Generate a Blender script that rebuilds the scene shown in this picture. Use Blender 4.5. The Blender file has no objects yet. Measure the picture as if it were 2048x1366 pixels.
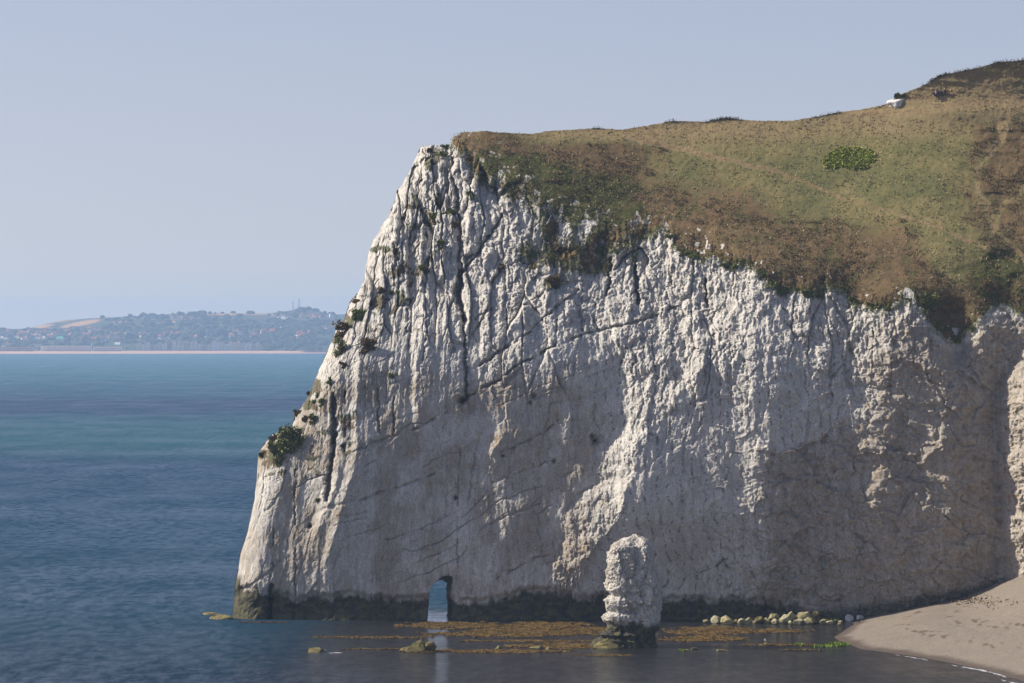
import bpy, bmesh, math, random
import numpy as np
from mathutils import Vector, Matrix

# ------------------------------------------------------------------ camera
sc = bpy.context.scene
CAMZ, HOR, FPX = 38.0, 669.0, 9000.0          # camera height (m), horizon row, focal length in photo pixels
cam_d = bpy.data.cameras.new('camera'); cam = bpy.data.objects.new('camera', cam_d)
sc.collection.objects.link(cam); sc.camera = cam
cam_d.sensor_width = 36.0; cam_d.lens = FPX / 2048 * 36.0
cam_d.clip_start = 1.0; cam_d.clip_end = 60000
cam.location = (0, 0, CAMZ)
cam.rotation_euler = (math.radians(90) - math.atan((683 - HOR) / FPX), 0, 0)

# ------------------------------------------------------------------ sky and sun
SUN = Vector((-0.80, 0.115, 0.60)).normalized()
EL = math.asin(SUN.z); AZ = math.atan2(SUN.x, SUN.y)
w = bpy.data.worlds.new("World"); sc.world = w; w.use_nodes = True
nt = w.node_tree; nt.nodes.clear()
sky = nt.nodes.new('ShaderNodeTexSky'); sky.sky_type = 'NISHITA'; sky.sun_disc = False
sky.sun_elevation = EL; sky.sun_rotation = AZ
sky.air_density = 1.0; sky.dust_density = 0.8; sky.ozone_density = 1.0; sky.altitude = 0
bg = nt.nodes.new('ShaderNodeBackground'); bg.inputs['Strength'].default_value = 0.086
out = nt.nodes.new('ShaderNodeOutputWorld')
tint = nt.nodes.new('ShaderNodeMix'); tint.data_type = 'RGBA'; tint.blend_type = 'MULTIPLY'; tint.inputs[0].default_value = 1; tint.inputs[7].default_value = (1.18, .97, 1.0, 1)
geo = nt.nodes.new('ShaderNodeTexCoord'); lift = nt.nodes.new('ShaderNodeVectorMath'); lift.operation = 'ADD'; lift.inputs[1].default_value = (0, 0, .07)
nt.links.new(geo.outputs['Generated'], lift.inputs[0]); nrm = nt.nodes.new('ShaderNodeVectorMath'); nrm.operation = 'NORMALIZE'; nt.links.new(lift.outputs[0], nrm.inputs[0]); nt.links.new(nrm.outputs[0], sky.inputs[0])
nt.links.new(sky.outputs[0], tint.inputs[6]); nt.links.new(tint.outputs[2], bg.inputs[0]); nt.links.new(bg.outputs[0], out.inputs[0])
sd = bpy.data.lights.new('sun', 'SUN'); sd.energy = 5.0; sd.angle = math.radians(0.5); sd.color = (1.0, 0.92, 0.80)
so = bpy.data.objects.new('sun', sd); sc.collection.objects.link(so)
so.rotation_euler = (-SUN).to_track_quat('-Z', 'Y').to_euler(); so.location = (-200, 300, 300)
sc.view_settings.view_transform = 'Standard'; sc.view_settings.look = 'None'
sc.view_settings.gamma = 1; sc.view_settings.use_curve_mapping = False
sc.view_settings.exposure = 0.5
sc.cycles.use_denoising = True
sc.cycles.max_bounces = 6; sc.cycles.diffuse_bounces = 3; sc.cycles.volume_bounces = 1
sc.cycles.sample_clamp_indirect = 4

# ------------------------------------------------------------------ helpers
rng = np.random.default_rng(7); random.seed(7)

def _h(ix, iy, iz, s):
    n = (ix.astype(np.int64) * 374761393 + iy.astype(np.int64) * 668265263 + iz * 2147483647 + s * 1274126177) & 0xffffffff
    n = ((n ^ (n >> 13)) * 1274126177) & 0xffffffff
    n = ((n ^ (n >> 16)) * 2246822519) & 0xffffffff
    n = n ^ (n >> 15)
    return (n & 0xffffff).astype(np.float64) / 0xffffff

def vn(x, y, s=0):
    x, y = np.broadcast_arrays(np.asarray(x, float), np.asarray(y, float))
    ix = np.floor(x); iy = np.floor(y); fx = x - ix; fy = y - iy
    ix = ix.astype(np.int64); iy = iy.astype(np.int64)
    fx = fx * fx * fx * (fx * (fx * 6 - 15) + 10); fy = fy * fy * fy * (fy * (fy * 6 - 15) + 10)
    a = _h(ix, iy, 0, s); b = _h(ix + 1, iy, 0, s); c = _h(ix, iy + 1, 0, s); d = _h(ix + 1, iy + 1, 0, s)
    return (a + (b - a) * fx) * (1 - fy) + (c + (d - c) * fx) * fy          # 0..1

def vn3(p, s=0):
    ip = np.floor(p).astype(np.int64); f = p - ip; f = f * f * (3 - 2 * f)
    r = 0
    for dx in (0, 1):
        for dy in (0, 1):
            for dz in (0, 1):
                wgt = (f[..., 0] if dx else 1 - f[..., 0]) * (f[..., 1] if dy else 1 - f[..., 1]) * (f[..., 2] if dz else 1 - f[..., 2])
                r = r + wgt * _h(ip[..., 0] + dx, ip[..., 1] + dy, (ip[..., 2] + dz) * 912931, s)
    return r

def fbm(x, y, o=4, s=0, g=0.5):
    t = 0; a = 1; n = 0
    for k in range(o):
        t = t + a * (vn(x + 17.3 * k, y - 9.1 * k, s + k) * 2 - 1); n += a; a *= g
        x, y = (x * .8 - y * .6) * 2.02, (x * .6 + y * .8) * 2.02
    return t / n                                                            # -1..1

def fbm3(p, o=4, s=0, g=0.5):
    t = 0; a = 1; n = 0
    for k in range(o):
        t = t + a * (vn3(p * 2 ** k + 11.7 * k, s + k) * 2 - 1); n += a; a *= g
    return t / n

def ridge(x, y, o=3, s=0):
    t = 0; a = 1; n = 0
    for k in range(o):
        t = t + a * (1 - np.abs(vn(x * 2 ** k + 5.1 * k, y * 2 ** k, s + k) * 2 - 1) * 2); n += a; a *= .5
    return t / n

def worley(x, y, s):
    ix = np.floor(x).astype(np.int64); iy = np.floor(y).astype(np.int64); f1 = np.full(x.shape, 9.0); f2 = f1.copy(); cid = np.zeros(x.shape); tilt = np.zeros(x.shape)
    for dx in (-1, 0, 1):
        for dy in (-1, 0, 1):
            cx, cy = ix + dx, iy + dy; px = cx + .1 + .8 * _h(cx, cy, 0, s); py = cy + .1 + .8 * _h(cx, cy, 0, s + 50)
            d = np.hypot(px - x, py - y); new = d < f1
            f2 = np.where(new, f1, np.minimum(f2, d)); cid = np.where(new, _h(cx, cy, 0, s + 99), cid); tilt = np.where(new, (x - px) * (2 * _h(cx, cy, 0, s + 7) - 1) + (y - py) * (2 * _h(cx, cy, 0, s + 8) - 1), tilt); f1 = np.where(new, d, f1)
    worley.tilt = tilt
    return f1, f2, cid

def sst(a, b, x):
    t = np.clip((x - a) / (b - a), 0, 1); return t * t * (3 - 2 * t)

def segdist(U, V, pts):
    d = np.full(U.shape, 1e9)
    for (x0, y0), (x1, y1) in zip(pts[:-1], pts[1:]):
        dx, dy = x1 - x0, y1 - y0; L = dx * dx + dy * dy
        t = np.clip(((U - x0) * dx + (V - y0) * dy) / L, 0, 1)
        d = np.minimum(d, np.hypot(U - x0 - t * dx, V - y0 - t * dy))
    return d

def inpoly(U, V, poly):
    c = np.zeros(np.shape(U), bool); n = len(poly)
    for i in range(n):
        x0, y0 = poly[i]; x1, y1 = poly[(i + 1) % n]
        if y0 == y1: continue
        m = ((y0 > V) != (y1 > V)) & (U < (x1 - x0) * (V - y0) / (y1 - y0) + x0)
        c ^= m
    return c

def unproj(u, v, D):
    u, v, D = np.broadcast_arrays(u, v, D)
    return np.stack([(u - 1024) / FPX * D, D + 0.0, CAMZ - (v - HOR) / FPX * D], -1)

def gdepth(v): return CAMZ * FPX / (v - HOR)           # distance at which the water is seen at row v
def gpos(u, v, z=0.0):
    D = (CAMZ - z) * FPX / (v - HOR); return Vector(((u - 1024) / FPX * D, D, z))

def new_mesh(name, verts, faces, mat=None, smooth=True, attr=None):
    verts = np.asarray(verts, np.float32).reshape(-1, 3); faces = np.asarray(faces, np.int32)
    me = bpy.data.meshes.new(name); k = faces.shape[1]
    me.vertices.add(len(verts)); me.vertices.foreach_set('co', verts.ravel())
    me.loops.add(faces.size); me.loops.foreach_set('vertex_index', faces.ravel())
    me.polygons.add(len(faces)); me.polygons.foreach_set('loop_start', np.arange(0, faces.size, k, dtype=np.int32))
    me.polygons.foreach_set('use_smooth', np.full(len(faces), smooth))
    if attr is not None:
        a = me.attributes.new('tone', 'FLOAT_COLOR', 'POINT')
        a.data.foreach_set('color', np.asarray(attr, np.float32).ravel())
    me.update(calc_edges=True)
    if mat: me.materials.append(mat)
    return me

def link(name, me, parent=None, **props):
    o = bpy.data.objects.new(name, me); sc.collection.objects.link(o)
    if parent: o.parent = parent
    for k, v in props.items(): o[k] = v
    return o

def split(verts, faces, attr):                         # keep only the vertices the faces use
    use = np.unique(faces); m = np.full(len(verts), -1, np.int64); m[use] = np.arange(len(use))
    return verts[use], m[faces], attr[use]

def thing(name, loc, label, cat, group=None, rz=0):
    o = bpy.data.objects.new(name, None); sc.collection.objects.link(o); o.location = loc
    o.rotation_euler = (0, 0, rz); o.empty_display_size = 0.5
    o['label'] = label; o['category'] = cat
    if group: o['group'] = group
    return o

class NT:
    def __init__(s, name):
        s.m = bpy.data.materials.new(name); s.m.use_nodes = True; s.t = s.m.node_tree; s.t.nodes.clear()
        s.out = s.n('ShaderNodeOutputMaterial'); s.b = s.n('ShaderNodeBsdfPrincipled')
        s.l(s.b.outputs[0], s.out.inputs[0])
    def n(s, t, **k):
        x = s.t.nodes.new(t)
        for a, v in k.items(): setattr(x, a, v)
        return x
    def l(s, a, b): s.t.links.new(a, b)
    def put(s, sock, v):
        if hasattr(v, 'links') or isinstance(v, bpy.types.NodeSocket): s.l(v, sock)
        else: sock.default_value = v
    def pos(s, scale=(1, 1, 1)):
        c = s.n('ShaderNodeTexCoord'); m = s.n('ShaderNodeMapping'); s.l(c.outputs['Object'], m.inputs[0]); m.inputs['Scale'].default_value = scale
        return m.outputs[0]
    def noise(s, scale, vec=None, detail=4, rough=.55, dist=0):
        x = s.n('ShaderNodeTexNoise'); x.inputs['Scale'].default_value = scale; x.inputs['Detail'].default_value = detail
        x.inputs['Roughness'].default_value = rough; x.inputs['Distortion'].default_value = dist
        s.l(vec if vec is not None else s.pos(), x.inputs['Vector']); return x.outputs[0]
    def mix(s, f, a, b, mode='MIX'):
        x = s.n('ShaderNodeMix', data_type='RGBA', blend_type=mode); s.put(x.inputs[0], f)
        s.put(x.inputs[6], (*a, 1) if isinstance(a, tuple) else a); s.put(x.inputs[7], (*b, 1) if isinstance(b, tuple) else b); return x.outputs[2]
    def math(s, op, a, b=0.0, c=None):
        x = s.n('ShaderNodeMath', operation=op); s.put(x.inputs[0], a); s.put(x.inputs[1], b)
        if c is not None: s.put(x.inputs[2], c)
        return x.outputs[0]
    def rng(s, v, a, b, c=0.0, d=1.0, smooth=True):
        x = s.n('ShaderNodeMapRange'); x.interpolation_type = 'SMOOTHSTEP' if smooth else 'LINEAR'
        s.put(x.inputs[0], v)
        for i, q in enumerate((a, b, c, d)): x.inputs[i + 1].default_value = q
        return x.outputs[0]
    def bump(s, h, dist=.1, strength=1, prev=None):
        x = s.n('ShaderNodeBump'); x.inputs['Distance'].default_value = dist; s.put(x.inputs['Strength'], strength); s.l(h, x.inputs['Height'])
        if prev is not None: s.l(prev, x.inputs['Normal'])
        return x.outputs[0]
    def fin(s, col, rough=.9, normal=None, spec=.3):
        s.put(s.b.inputs['Base Color'], (*col, 1) if isinstance(col, tuple) else col); s.put(s.b.inputs['Roughness'], rough)
        s.b.inputs['Specular IOR Level'].default_value = spec
        if normal is not None: s.l(normal, s.b.inputs['Normal'])
        return s.m

# ------------------------------------------------------------------ materials
def mat_cliff():
    N = NT('chalk_rock'); a = N.n('ShaderNodeAttribute'); a.attribute_name = 'tone'
    sep = N.n('ShaderNodeSeparateColor'); N.l(a.outputs['Color'], sep.inputs[0])
    st, tide, veg = sep.outputs[0], sep.outputs[1], sep.outputs[2]; strat = a.outputs['Alpha']
    n1 = N.noise(.35, detail=6, rough=.65); n2 = N.noise(2.2, N.pos((1, 1, .5)), detail=6, rough=.7); n3 = N.noise(9, detail=4, rough=.7)
    nv = N.noise(1.0, N.pos((1.3, 1.3, .09)), detail=5, rough=.7)
    chalk = N.mix(N.rng(n1, .35, .65), (.69, .655, .59), (.52, .485, .425))
    chalk = N.mix(N.rng(n2, .35, .75), chalk, (.77, .74, .67))
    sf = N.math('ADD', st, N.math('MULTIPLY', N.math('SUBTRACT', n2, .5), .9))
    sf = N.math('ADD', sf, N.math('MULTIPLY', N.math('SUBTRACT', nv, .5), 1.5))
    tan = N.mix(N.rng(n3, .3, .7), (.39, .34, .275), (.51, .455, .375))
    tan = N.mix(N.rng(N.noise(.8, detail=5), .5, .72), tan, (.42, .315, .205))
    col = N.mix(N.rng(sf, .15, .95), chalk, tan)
    # flint bands: rows of dark nodules along the tilted beds
    s_ = N.n('ShaderNodeSeparateXYZ'); N.l(N.pos(), s_.inputs[0])
    wv = N.noise(.09, detail=3)
    q = N.math('ADD', s_.outputs[0], N.math('MULTIPLY', wv, 9.0)); q = N.math('ADD', q, N.math('MULTIPLY', s_.outputs[2], .05))
    q = N.math('ADD', q, N.math('MULTIPLY', n2, .12))
    fr = N.math('FRACT', N.math('DIVIDE', q, 1.55)); fr = N.math('ABSOLUTE', N.math('SUBTRACT', fr, .5))
    lines = N.rng(fr, .15, .05)
    dots = N.rng(N.noise(1.0, N.pos((1.2, 1.2, 1.5)), detail=5, rough=.8), .49, .56)
    fl = N.math('MULTIPLY', N.math('MULTIPLY', lines, dots), N.math('MULTIPLY', strat, .75))
    col = N.mix(fl, col, (.11, .095, .085))
    pits = N.rng(N.noise(3.0, N.pos((1, 1, .7)), detail=4, rough=.7), .60, .68)
    col = N.mix(N.math('MULTIPLY', pits, .6), col, (.17, .145, .12))
    # vertical weather streaks (stains with a shape of their own)
    strk = N.rng(N.noise(1.0, N.pos((2.6, 2.6, .12)), detail=4, rough=.6), .55, .75)
    col = N.mix(N.math('MULTIPLY', strk, .42), col, (.36, .33, .30))
    grain = N.rng(N.noise(5.5, N.pos((1, 1, .8)), detail=6, rough=.8), .38, .6, .72, 1.06)
    col = N.mix(1.0, col, grain, 'MULTIPLY')
    # lichen and thin plants
    vf = N.rng(N.math('ADD', veg, N.math('MULTIPLY', N.math('SUBTRACT', n2, .5), 1.4)), .35, .7)
    vcol = N.mix(N.rng(n1, .4, .6), (.085, .095, .035), (.14, .10, .055))
    col = N.mix(N.math('MULTIPLY', vf, .9), col, vcol)
    # tide zone, algae
    al = N.mix(N.rng(N.noise(.9, N.pos((1, 1, 1.6)), detail=5), .4, .62), (.070, .064, .052), (.125, .118, .055))
    col = N.mix(N.rng(N.math('ADD', tide, N.math('MULTIPLY', N.math('SUBTRACT', n2, .5), .5)), .2, .7), col, al)
    h = N.math('ADD', n2, N.math('MULTIPLY', n3, .35)); h = N.math('ADD', h, N.math('MULTIPLY', N.noise(28, detail=3), .12))
    vor = N.n('ShaderNodeTexVoronoi', feature='DISTANCE_TO_EDGE'); vor.inputs['Scale'].default_value = .55
    dv = N.mix(.5, N.pos((1.5, 1.5, .6)), N.noise(.8, detail=4))
    N.l(dv, vor.inputs['Vector'])
    h = N.math('ADD', h, N.math('MULTIPLY', N.rng(vor.outputs[0], 0, .03), .25))
    return N.fin(col, .95, N.bump(h, .34, 1.0), .15)

def mat_grass():
    N = NT('hillside_turf'); a = N.n('ShaderNodeAttribute'); a.attribute_name = 'tone'
    sep = N.n('ShaderNodeSeparateColor'); N.l(a.outputs['Color'], sep.inputs[0])
    br, dg, gold = sep.outputs[0], sep.outputs[1], sep.outputs[2]
    n1 = N.noise(.16, detail=6, rough=.7); n2 = N.noise(1.1, N.pos((1, 1, 1.6)), detail=6, rough=.75); n3 = N.noise(6, detail=4, rough=.7)
    olive = N.mix(N.rng(n2, .35, .65), (.155, .137, .054), (.24, .195, .088))
    olive = N.mix(N.rng(n1, .40, .62), olive, (.125, .125, .05))
    col = N.mix(N.rng(N.math('ADD', gold, N.math('MULTIPLY', N.math('SUBTRACT', n1, .5), 1.0)), .2, 1), olive, (.26, .195, .10))
    brown = N.mix(N.rng(n2, .35, .65), (.085, .058, .028), (.17, .112, .052))
    brown = N.mix(N.rng(n3, .45, .7), brown, (.17, .13, .08))
    col = N.mix(N.rng(N.math('ADD', br, N.math('MULTIPLY', N.math('SUBTRACT', n2, .5), 1.1)), .3, .8), col, brown)
    gr = N.mix(N.rng(n3, .4, .6), (.052, .054, .02), (.09, .095, .03))
    col = N.mix(N.rng(N.math('ADD', dg, N.math('MULTIPLY', N.math('SUBTRACT', N.noise(.5, detail=6, rough=.7), .5), 1.5)), .4, .75), col, gr)
    spk = N.rng(N.noise(5.0, detail=2, rough=.5), .745, .77)
    col = N.mix(N.math('MULTIPLY', spk, N.math('MULTIPLY', br, .8)), col, (.45, .43, .40))
    h = N.math('ADD', n2, N.math('MULTIPLY', n3, .5)); h = N.math('ADD', h, N.math('MULTIPLY', N.noise(22, detail=3), .3))
    return N.fin(col, .95, N.bump(h, .14, .8), .1)

def mat_path():
    N = NT('trodden_earth'); n = N.noise(1.2, detail=6, rough=.7)
    c = N.mix(N.rng(n, .35, .65), (.17, .12, .06), (.26, .19, .105))
    return N.fin(c, .95, N.bump(N.noise(5, detail=4), .15), .1)

def mat_noise(name, c1, c2, scale=3, c3=None, bump=.08, rough=.9, spec=.2, vec=(1, 1, 1), detail=5):
    N = NT(name); p = N.pos(vec); n = N.noise(scale, p, detail=detail, rough=.65)
    c = N.mix(N.rng(n, .35, .65), c1, c2)
    if c3: c = N.mix(N.rng(N.noise(scale * .4, p, detail=3), .52, .68), c, c3)
    return N.fin(c, rough, N.bump(N.noise(scale * 2.5, p, detail=4, rough=.7), bump), spec)

def mat_leaf(name, c1, c2, c3=None):
    N = NT(name); a = N.n('ShaderNodeAttribute'); a.attribute_name = 'tone'
    sep = N.n('ShaderNodeSeparateColor'); N.l(a.outputs['Color'], sep.inputs[0])
    c = N.mix(sep.outputs[0], c1, c2)
    if c3: c = N.mix(N.rng(sep.outputs[1], .6, .95), c, c3)
    m = N.fin(c, .75, None, .2)
    return m

def mat_sea():
    N = NT('sea_water'); P = N.pos(); s_ = N.n('ShaderNodeSeparateXYZ'); N.l(P, s_.inputs[0])
    Y, X = s_.outputs[1], s_.outputs[0]
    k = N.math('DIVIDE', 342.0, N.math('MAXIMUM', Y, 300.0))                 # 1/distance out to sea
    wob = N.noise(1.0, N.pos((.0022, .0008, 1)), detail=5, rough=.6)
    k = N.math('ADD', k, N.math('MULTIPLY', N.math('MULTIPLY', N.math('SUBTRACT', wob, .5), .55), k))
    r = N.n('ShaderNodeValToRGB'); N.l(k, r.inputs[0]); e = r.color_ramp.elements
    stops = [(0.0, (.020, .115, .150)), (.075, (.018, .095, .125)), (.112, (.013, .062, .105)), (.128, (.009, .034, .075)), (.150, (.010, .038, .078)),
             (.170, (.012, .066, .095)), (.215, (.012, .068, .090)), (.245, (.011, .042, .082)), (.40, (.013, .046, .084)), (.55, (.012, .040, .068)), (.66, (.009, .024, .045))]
    e[0].position, e[0].color = stops[0][0], (*stops[0][1], 1); e[1].position, e[1].color = stops[-1][0], (*stops[-1][1], 1)
    for p_, c_ in stops[1:-1]:
        x = e.new(p_); x.color = (*c_, 1)
    # sheltered, shallow and darker water in the cove at the cliff foot
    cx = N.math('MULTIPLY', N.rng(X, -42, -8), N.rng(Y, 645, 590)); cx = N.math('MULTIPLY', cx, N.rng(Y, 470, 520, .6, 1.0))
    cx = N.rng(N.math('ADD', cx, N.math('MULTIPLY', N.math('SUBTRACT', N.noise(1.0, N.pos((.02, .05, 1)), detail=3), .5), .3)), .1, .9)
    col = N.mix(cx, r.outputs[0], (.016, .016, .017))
    w1 = N.noise(1.0, N.pos((.35, .8, 1)), detail=5, rough=.65, dist=.3); w2 = N.noise(1.0, N.pos((.05, .12, 1)), detail=3)
    gust = N.rng(N.noise(1.0, N.pos((.008, .012, 1)), detail=4), .35, .65, .55, 1.0)
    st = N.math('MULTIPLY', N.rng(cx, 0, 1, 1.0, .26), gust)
    b = N.bump(w1, 1.5, st); b = N.bump(w2, 4.0, N.math('MULTIPLY', st, .6), b)
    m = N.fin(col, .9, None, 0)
    rp = N.math('ADD', N.noise(1.0, N.pos((.50, .13, 1)), detail=6, rough=.8), N.math('MULTIPLY', N.noise(1.0, N.pos((.045, .012, 1)), detail=4, rough=.7), .5))
    rip = N.rng(rp, .60, .90, .2, 2.0); rip = N.math('ADD', N.math('MULTIPLY', rip, N.rng(cx, 0, 1, 1.0, .25)), N.rng(cx, 0, 1, 0.0, .75))
    g = N.n('ShaderNodeBsdfGlossy'); g.inputs['Color'].default_value = (1, 1, 1, 1); N.put(g.inputs['Roughness'], N.rng(cx, 0, 1, .2, .13)); N.l(b, g.inputs['Normal'])
    fr = N.n('ShaderNodeFresnel'); fr.inputs['IOR'].default_value = 1.33; N.l(b, fr.inputs['Normal'])
    fac = N.math('MINIMUM', N.math('MULTIPLY', fr.outputs[0], N.math('MULTIPLY', N.rng(cx, 0, 1, .42, 1.0), rip)), N.math('MULTIPLY', N.rng(cx, 0, 1, .34, .62), rip))
    mx = N.n('ShaderNodeMixShader'); N.l(fac, mx.inputs[0]); N.l(N.b.outputs[0], mx.inputs[1]); N.l(g.outputs[0], mx.inputs[2]); N.l(mx.outputs[0], N.out.inputs[0])
    # scattered whitecaps
    wc = N.math('MULTIPLY', N.rng(N.noise(1.0, N.pos((.10, .16, 1)), detail=4, rough=.7), .755, .79), N.rng(Y, 900, 1500))
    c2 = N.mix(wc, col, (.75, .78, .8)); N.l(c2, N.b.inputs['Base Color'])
    return m

M = dict(cliff=mat_cliff(), grass=mat_grass(), path=mat_path(), sea=mat_sea(),
    shingle=None,
    boulder=mat_noise('algae_boulder', (.25, .22, .11), (.36, .32, .18), 2.2, (.13, .12, .055), .12),
    boulder2=mat_noise('dry_boulder', (.29, .27, .16), (.42, .385, .25), 2.2, (.20, .19, .09), .15),
    white=mat_noise('white_chalk', (.55, .54, .50), (.68, .67, .63), 2.5, None, .12),
    weedrock=mat_noise('weedy_rock', (.12, .10, .035), (.25, .22, .09), 3, (.07, .045, .02), .15),
    stem=mat_noise('woody_stem', (.09, .06, .04), (.14, .10, .06), 6),
    scrub=mat_leaf('scrub_leaf', (.065, .095, .02), (.16, .20, .045), (.24, .18, .08)),
    brownscrub=mat_leaf('dry_scrub_leaf', (.09, .055, .03), (.21, .13, .06), (.09, .10, .03)),
    bright=mat_leaf('bright_green_leaf', (.17, .22, .03), (.30, .34, .06), (.36, .33, .09)),
    blade=mat_leaf('dry_grass_blade', (.22, .18, .08), (.38, .29, .15), (.17, .17, .06)),
    heath=mat_leaf('heath_leaf', (.11, .075, .045), (.22, .145, .075), (.10, .12, .04)),
    kelp=mat_leaf('kelp_frond', (.085, .056, .018), (.24, .155, .042), (.10, .05, .028)),
    alga=mat_leaf('green_alga', (.08, .14, .01), (.17, .24, .02)),
    foam=mat_noise('sea_foam', (.55, .57, .58), (.70, .71, .72), 4),
)

# ------------------------------------------------------------------ the headland: one relief, depth in metres
SKY = [(462, 1261), (465, 1240), (467, 1215), (470, 1165), (477, 1140), (480, 1110), (492, 1075), (500, 1040), (509, 1000), (513, 960), (517, 905),
       (532, 884), (545, 868), (565, 860), (583, 852), (592, 828), (612, 800), (628, 765), (640, 735), (658, 695), (672, 662), (690, 635), (699, 606), (715, 588),
       (729, 560), (735, 512), (748, 478), (772, 440), (789, 405), (794, 385), (805, 368), (820, 340), (835, 308), (846, 292), (862, 289), (880, 293),
       (899, 290), (904, 276), (925, 265), (975, 262), (987, 264), (1020, 266), (1065, 268), (1095, 262), (1150, 259), (1195, 256), (1240, 260),
       (1290, 252), (1340, 243), (1380, 242), (1410, 244), (1450, 237), (1480, 239), (1520, 242), (1590, 241), (1640, 232), (1680, 224), (1720, 219),
       (1760, 212), (1776, 206), (1800, 190), (1830, 178), (1850, 169), (1870, 157), (1890, 149), (1920, 143), (1960, 135), (1990, 125), (2048, 120), (2150, 104)]
GB = [(440, 200), (898, 262), (905, 276), (915, 292), (935, 312), (955, 345), (1000, 368), (1040, 382), (1060, 400), (1090, 425), (1120, 450), (1180, 470),
      (1230, 478), (1290, 472), (1340, 467), (1362, 503), (1400, 518), (1430, 514), (1450, 524), (1500, 533), (1530, 556), (1560, 582), (1590, 574),
      (1620, 592), (1650, 574), (1690, 582), (1702, 602), (1740, 620), (1780, 617), (1800, 603), (1830, 612), (1850, 632), (1880, 665), (1900, 686),
      (1915, 690), (1930, 668), (1960, 640), (1985, 612), (2010, 612), (2048, 622), (2150, 650)]
NC, NR = 1120, 780; VB = 1262.0
ucol = np.concatenate([np.linspace(462, 900, 340, endpoint=False), np.linspace(900, 2140, NC - 340)])
sx, sy = zip(*SKY); gx, gy = zip(*GB)
vtop = np.interp(ucol, sx, sy)
vtop = vtop + fbm(ucol / 9, 0 * ucol, 4, 90, .65) * np.where(ucol < 900, 5.0, 1.3)
vtop = np.minimum(vtop, VB - .5)
tt = np.linspace(0, 1, NR)[None, :]
V = VB - tt * (VB - vtop[:, None]); U = np.repeat(ucol[:, None], NR, 1)
x = (U - 1024) / 15.0; z = (1240 - V) / 15.0

TU = [480, 600, 700, 800, 900, 1000, 1100, 1200, 1300, 1400, 1500, 1600, 1700, 1800, 1900, 2000, 2140]
TV = [300, 400, 500, 600, 700, 800, 900, 1000, 1100, 1200, 1260]
LIT = np.array([
 [.8, .8, .8, .75, .85, .9, .9, 1, 1, 1, 1, 1, 1, 1, 1, 1, 1],
 [.8, .8, .8, .75, .85, .95, .9, 1, 1, 1, 1, 1, 1, 1, 1, 1, 1],
 [.8, .8, .75, .72, .85, .95, 1, 1, 1, 1, .9, .9, 1, 1, 1, 1, 1],
 [.8, .75, .65, .58, .60, .85, .80, 1, 1, .9, .68, .82, .95, .95, .7, .5, .5],
 [.8, .6, .5, .36, .36, .55, .44, .60, .95, .85, .52, .58, .8, .40, .28, .35, .35],
 [.6, .5, .35, .24, .22, .28, .28, .32, .55, .48, .36, .36, .44, .2, .15, .3, .3],
 [.4, .3, .2, .14, .14, .18, .18, .28, .38, .26, .22, .2, .15, .1, .08, .3, .3],
 [.25, .2, .12, .08, .10, .12, .12, .34, .2, .14, .12, .1, .05, .02, .0, .3, .3],
 [.15, .1, .06, .04, .05, .08, .10, .24, .08, .06, .04, .02, .0, -.1, -.15, .3, .3],
 [.1, .05, .02, .0, .0, .02, .04, .1, .04, .02, .0, -.05, -.2, -.35, -.4, .3, .3],
 [.1, .0, .0, .0, .0, .0, .0, .0, .0, .0, -.05, -.1, -.3, -.45, -.45, .3, .3]])
def table(T):
    iu = np.clip(np.searchsorted(TU, U) - 1, 0, len(TU) - 2); iv = np.clip(np.searchsorted(TV, V) - 1, 0, len(TV) - 2)
    tu = np.array(TU, float); tv = np.array(TV, float)
    fu = np.clip((U - tu[iu]) / (tu[iu + 1] - tu[iu]), 0, 1); fv = np.clip((V - tv[iv]) / (tv[iv + 1] - tv[iv]), 0, 1)
    return (T[iv, iu] * (1 - fu) + T[iv, iu + 1] * fu) * (1 - fv) + (T[iv + 1, iu] * (1 - fu) + T[iv + 1, iu + 1] * fu) * fv
lit = table(LIT)
gb = np.interp(U, gx, gy)
hg = gb - V                                                # how far above the turf line, in rows
gbc = np.interp(ucol, gx, gy); kk = np.hanning(141); kk /= kk.sum()
gbs = np.convolve(np.pad(gbc, 70, mode='edge'), kk, 'valid'); hgs = gbs[:, None] - V
soft = sst(-15, 60, hg); softb = sst(-45, 80, hgs) * sst(905, 960, U)
lean = 3 + 36 * lit
glean = np.interp(U, [905, 1000, 1250, 1400, 1500, 1900, 2140], [60, 52, 40, 47, 50, 47, 46])
glean = glean + 16 * np.exp(-((V - np.interp(U, [1700, 1850, 1990, 2140], [222, 219, 206, 204])) / 9.0) ** 2) * (U > 1690)
lean = lean * (1 - softb) + glean * softb
lean = lean + 5 * fbm(x * .08, z * .08, 3, 3) * (1 - softb)
D = np.zeros_like(U); D0 = 597.5 + 1.2 * fbm(ucol / 120, ucol * 0, 3, 41)
D[:, 0] = D0
dv = (V[:, :-1] - V[:, 1:])
ta = np.tan(np.radians(lean))
D[:, 1:] = D0[:, None] + np.cumsum((ta[:, :-1] + ta[:, 1:]) * .5 * dv / 14.6, axis=1)
# smooth across columns so the lean table does not ripple
ker = np.hanning(31); ker /= ker.sum()
Dp = np.pad(D, ((15, 15), (0, 0)), mode='edge'); D = sum(Dp[i:i + NC] * ker[i] for i in range(31))

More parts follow.
